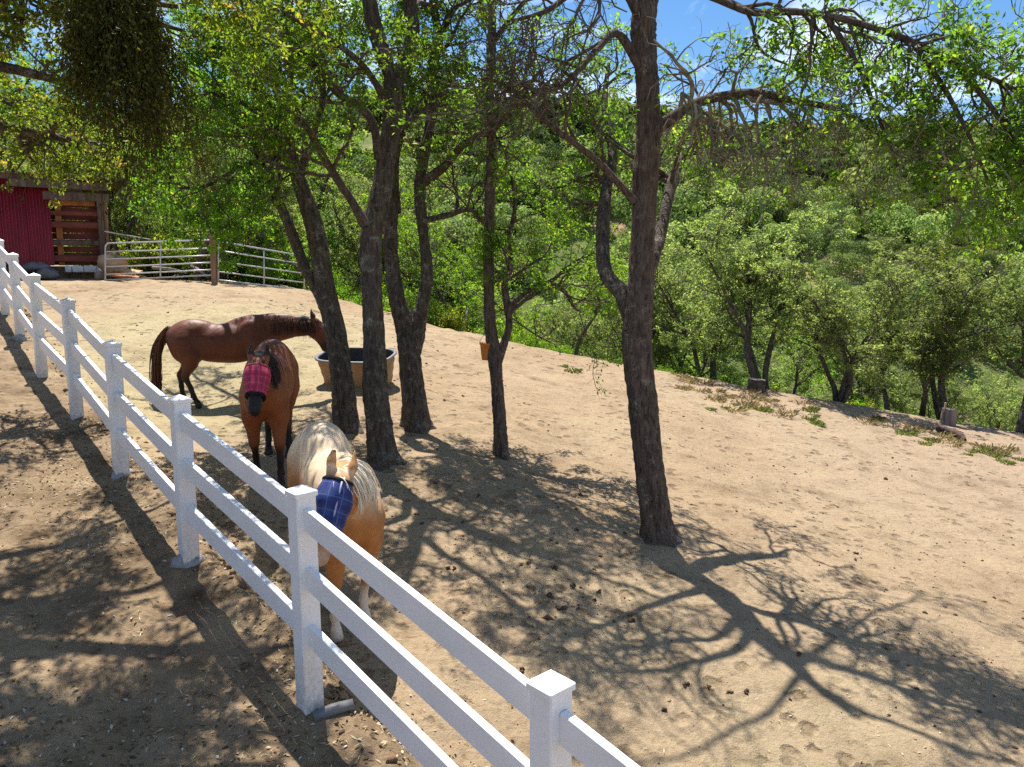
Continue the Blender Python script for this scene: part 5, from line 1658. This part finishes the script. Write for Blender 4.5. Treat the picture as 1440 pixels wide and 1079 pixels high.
for i, (u, v) in enumerate(spots_d):
    for k in range(3):
        x, y, d = hit(u + rgW.normal(0, 11), v + rgW.normal(0, 4))
        o = link(bpy.data.objects.new('dry_weed', TD[int(rgW.integers(0, 3))])); o.location = (x, y, gz(x, y)); s = rgW.uniform(.6, 1.3); o.scale = (s, s, s * .8); o.rotation_euler.z = rgW.uniform(0, 6)
        tag(o, ('broad' if s > .95 else 'small') + ' straw-coloured weed ' + sector(x, y), 'weed', 'dry straw-coloured weeds')


def blob_arrays(rg, n, size, pos, flat=.6):
    oct_ = np.array([(1, 0, 0), (0, 1, 0), (-1, 0, 0), (0, -1, 0), (0, 0, 1), (0, 0, -1)], float)
    fc = np.array([(0, 1, 4), (1, 2, 4), (2, 3, 4), (3, 0, 4), (1, 0, 5), (2, 1, 5), (3, 2, 5), (0, 3, 5)])
    a = rg.uniform(0, 6.28, n); c, s_ = np.cos(a), np.sin(a)
    V = oct_[None] * rg.uniform(.6, 1.3, (n, 6, 1)) * np.stack([np.ones(n), rg.uniform(.5, 1, n), np.full(n, flat)], 1)[:, None]
    V = np.stack([V[..., 0] * c[:, None] - V[..., 1] * s_[:, None], V[..., 0] * s_[:, None] + V[..., 1] * c[:, None], V[..., 2]], -1)
    V = V * size[:, None, None] + pos[:, None]
    F = (np.arange(n) * 6)[:, None, None] + fc[None]
    return V.reshape(-1, 3), F.reshape(-1, 3)


DM = []
for i in range(4):
    rg = np.random.default_rng(600 + i); n = 6
    pos = np.stack([rg.normal(0, .026, n), rg.normal(0, .022, n), rg.uniform(.005, .03, n)], 1)
    V, F = blob_arrays(rg, n, rg.uniform(.018, .036, n), pos, .75); DM.append(np_mesh('horse_dropping', V, F, M['dung'], None, True))
rgD = np.random.default_rng(71)
dd = [(775, 800), (870, 750), (850, 800), (745, 790), (795, 855), (830, 840), (880, 870), (700, 870), (640, 800), (1005, 1000), (985, 962), (960, 890), (660, 700), (1090, 660), (1265, 560), (770, 600), (640, 560), (590, 530), (430, 430), (395, 420), (350, 425), (340, 410), (450, 425), (205, 470), (220, 440), (735, 560), (820, 690), (940, 1000), (1035, 985), (1130, 920), (780, 760), (805, 820), (760, 830), (720, 950), (610, 640), (1255, 658), (1030, 655), (1100, 665)]
for u, v in dd:
    for k in range(int(rgD.integers(1, 3))):
        x, y, d = hit(u + rgD.normal(0, 12), v + rgD.normal(0, 7))
        if fence_side(np.array([x]), np.array([y]))[0] < .6: continue
        o = link(bpy.data.objects.new('horse_dropping', DM[int(rgD.integers(0, 4))])); o.location = (x, y, gz(x, y) - .004); s = rgD.uniform(.3, .75); o.scale = (s, s, s); o.rotation_euler.z = rgD.uniform(0, 6)
        tag(o, ('small' if s < .65 else 'large') + ' dark dry dropping ' + ('near the camera ' if y < 8 else '') + sector(x, y), 'dropping', 'droppings scattered over the paddock')

rgL = np.random.default_rng(81)
# crumbs of earth and broken dung over the paddock
n = 9500
x = rgL.uniform(-9, 9, n); y = 3.2 + 16 * rgL.random(n) ** 1.5
cl = fbm(x * .55, y * .55, 3, 51)
k = (rgL.random(n) < np.clip(.35 + 1.3 * cl, .05, 1)) & (y < crest_y(x))
x, y = x[k], y[k]; n = len(x)
V, F = blob_arrays(rgL, n, rgL.gamma(1.6, .0055, n) + .003, np.stack([x, y, ground_z(x, y) + .002], 1))
o = np_obj('earth_crumbs', V, F, M['dung'], None, None, False); o['kind'] = 'stuff'
# clods along the cut bank under the fence
tt = rgL.uniform(0, len(PB) - 1.001, 900); ii = tt.astype(int); ff = (tt - ii)[:, None]
c = PB[ii] * (1 - ff) + PB[ii + 1] * ff; e = norm(PB[ii + 1] - PB[ii]); nr = np.stack([e[:, 1], -e[:, 0]], 1)
off = rgL.normal(.42, .17, 900)[:, None]
xy = c[:, :2] + nr * off
V, F = blob_arrays(rgL, 900, rgL.gamma(2.2, .010, 900) + .008, np.stack([xy[:, 0], xy[:, 1], ground_z(xy[:, 0], xy[:, 1])], 1))
o = np_obj('bank_clods', V, F, M['clod'], None, None, False); o['kind'] = 'stuff'


def litter(name, n, xr, yr, size, mat, keepf, lift=.006, aspect=.45):
    x = rgL.uniform(*xr, n); y = rgL.uniform(*yr, n)
    k = keepf(x, y) > rgL.random(n); x, y = x[k], y[k]; n = len(x)
    pos = np.stack([x, y, ground_z(x, y) + lift], 1)
    a = rgL.uniform(0, 6.28, n); al = np.stack([np.cos(a), np.sin(a), rgL.normal(0, .25, n)], 1)
    nr = norm(np.stack([rgL.normal(0, .35, n), rgL.normal(0, .35, n), np.ones(n)], 1)); al = norm(al - (al * nr).sum(-1, keepdims=True) * nr); sd = np.cross(nr, al)
    L = size * rgL.uniform(.5, 1.4, n)[:, None]; w = L * aspect
    V = np.stack([pos - al * L * .5, pos + sd * w * .5 + nr * w * .2, pos + al * L * .5, pos - sd * w * .5 + nr * w * .15], 1).reshape(-1, 3)
    F = (np.arange(n) * 4)[:, None] + np.arange(4)[None]
    o = np_obj(name, V, F, M[mat], None, {'tint': np.repeat(rgL.random(n), 4)}, False); o['kind'] = 'stuff'


M['litter'] = leaf_mat('leaf_litter', [(0, (.09, .055, .03)), (.5, (.26, .175, .095)), (.85, (.46, .36, .24)), (1, (.62, .55, .44))], (1.2, 1.1, .9), .12, .8, .1)
M['straw'] = leaf_mat('old_straw', [(0, (.30, .21, .10)), (.6, (.50, .38, .20)), (1, (.66, .56, .36))], (1.2, 1.1, .9), .15, .7, .15)
litter('leaf_litter', 26000, (-6.5, 1.5), (2.2, 9), .034, 'litter', lambda x, y: np.clip(1.1 - smooth(.2, 1.6, fence_side(x, y)), .10, 1) * np.clip(.5 + 1.2 * fbm(x * .8, y * .8, 3, 61), .1, 1))
litter('straw_litter', 16000, (-7, 2), (2.2, 10), .05, 'straw', lambda x, y: np.clip(1.0 - smooth(.0, 1.0, fence_side(x, y)), .06, 1) * np.clip(.45 + 1.3 * fbm(x * .7, y * .7, 3, 62), .05, 1), .008, .09)
litter('slope_litter', 9000, (-3, 8), (3, 13), .022, 'straw', lambda x, y: smooth(.3, 1.0, fence_side(x, y)) * np.clip(.4 + 1.2 * fbm(x * .6, y * .6, 3, 63), .03, 1), .006, .4)

# ---------------------------------------------------------------- the air between
hz_m = bpy.data.materials.new('haze'); hz_m.use_nodes = True
hn = hz_m.node_tree; hn.nodes.clear()
ho = hn.nodes.new('ShaderNodeOutputMaterial'); hv = hn.nodes.new('ShaderNodeVolumePrincipled')
hv.inputs['Color'].default_value = (.82, .90, 1.0, 1); hv.inputs['Density'].default_value = .0012; hv.inputs['Anisotropy'].default_value = .2
hn.links.new(hv.outputs['Volume'], ho.inputs['Volume'])
allz = GZ.min()
bxs = (gx[0] - 3, gx[-1] + 3); bys = (gy[0] - 3, gy[-1] + 3); bzs = (allz - 1.0, max(GZ.max() + 8, 20))
o = MB().box(((bxs[0] + bxs[1]) / 2, (bys[0] + bys[1]) / 2, (bzs[0] + bzs[1]) / 2), (bxs[1] - bxs[0], bys[1] - bys[0], bzs[1] - bzs[0])).build('haze', hz_m)
o['kind'] = 'stuff'
print('haze box', bxs, bys, bzs)
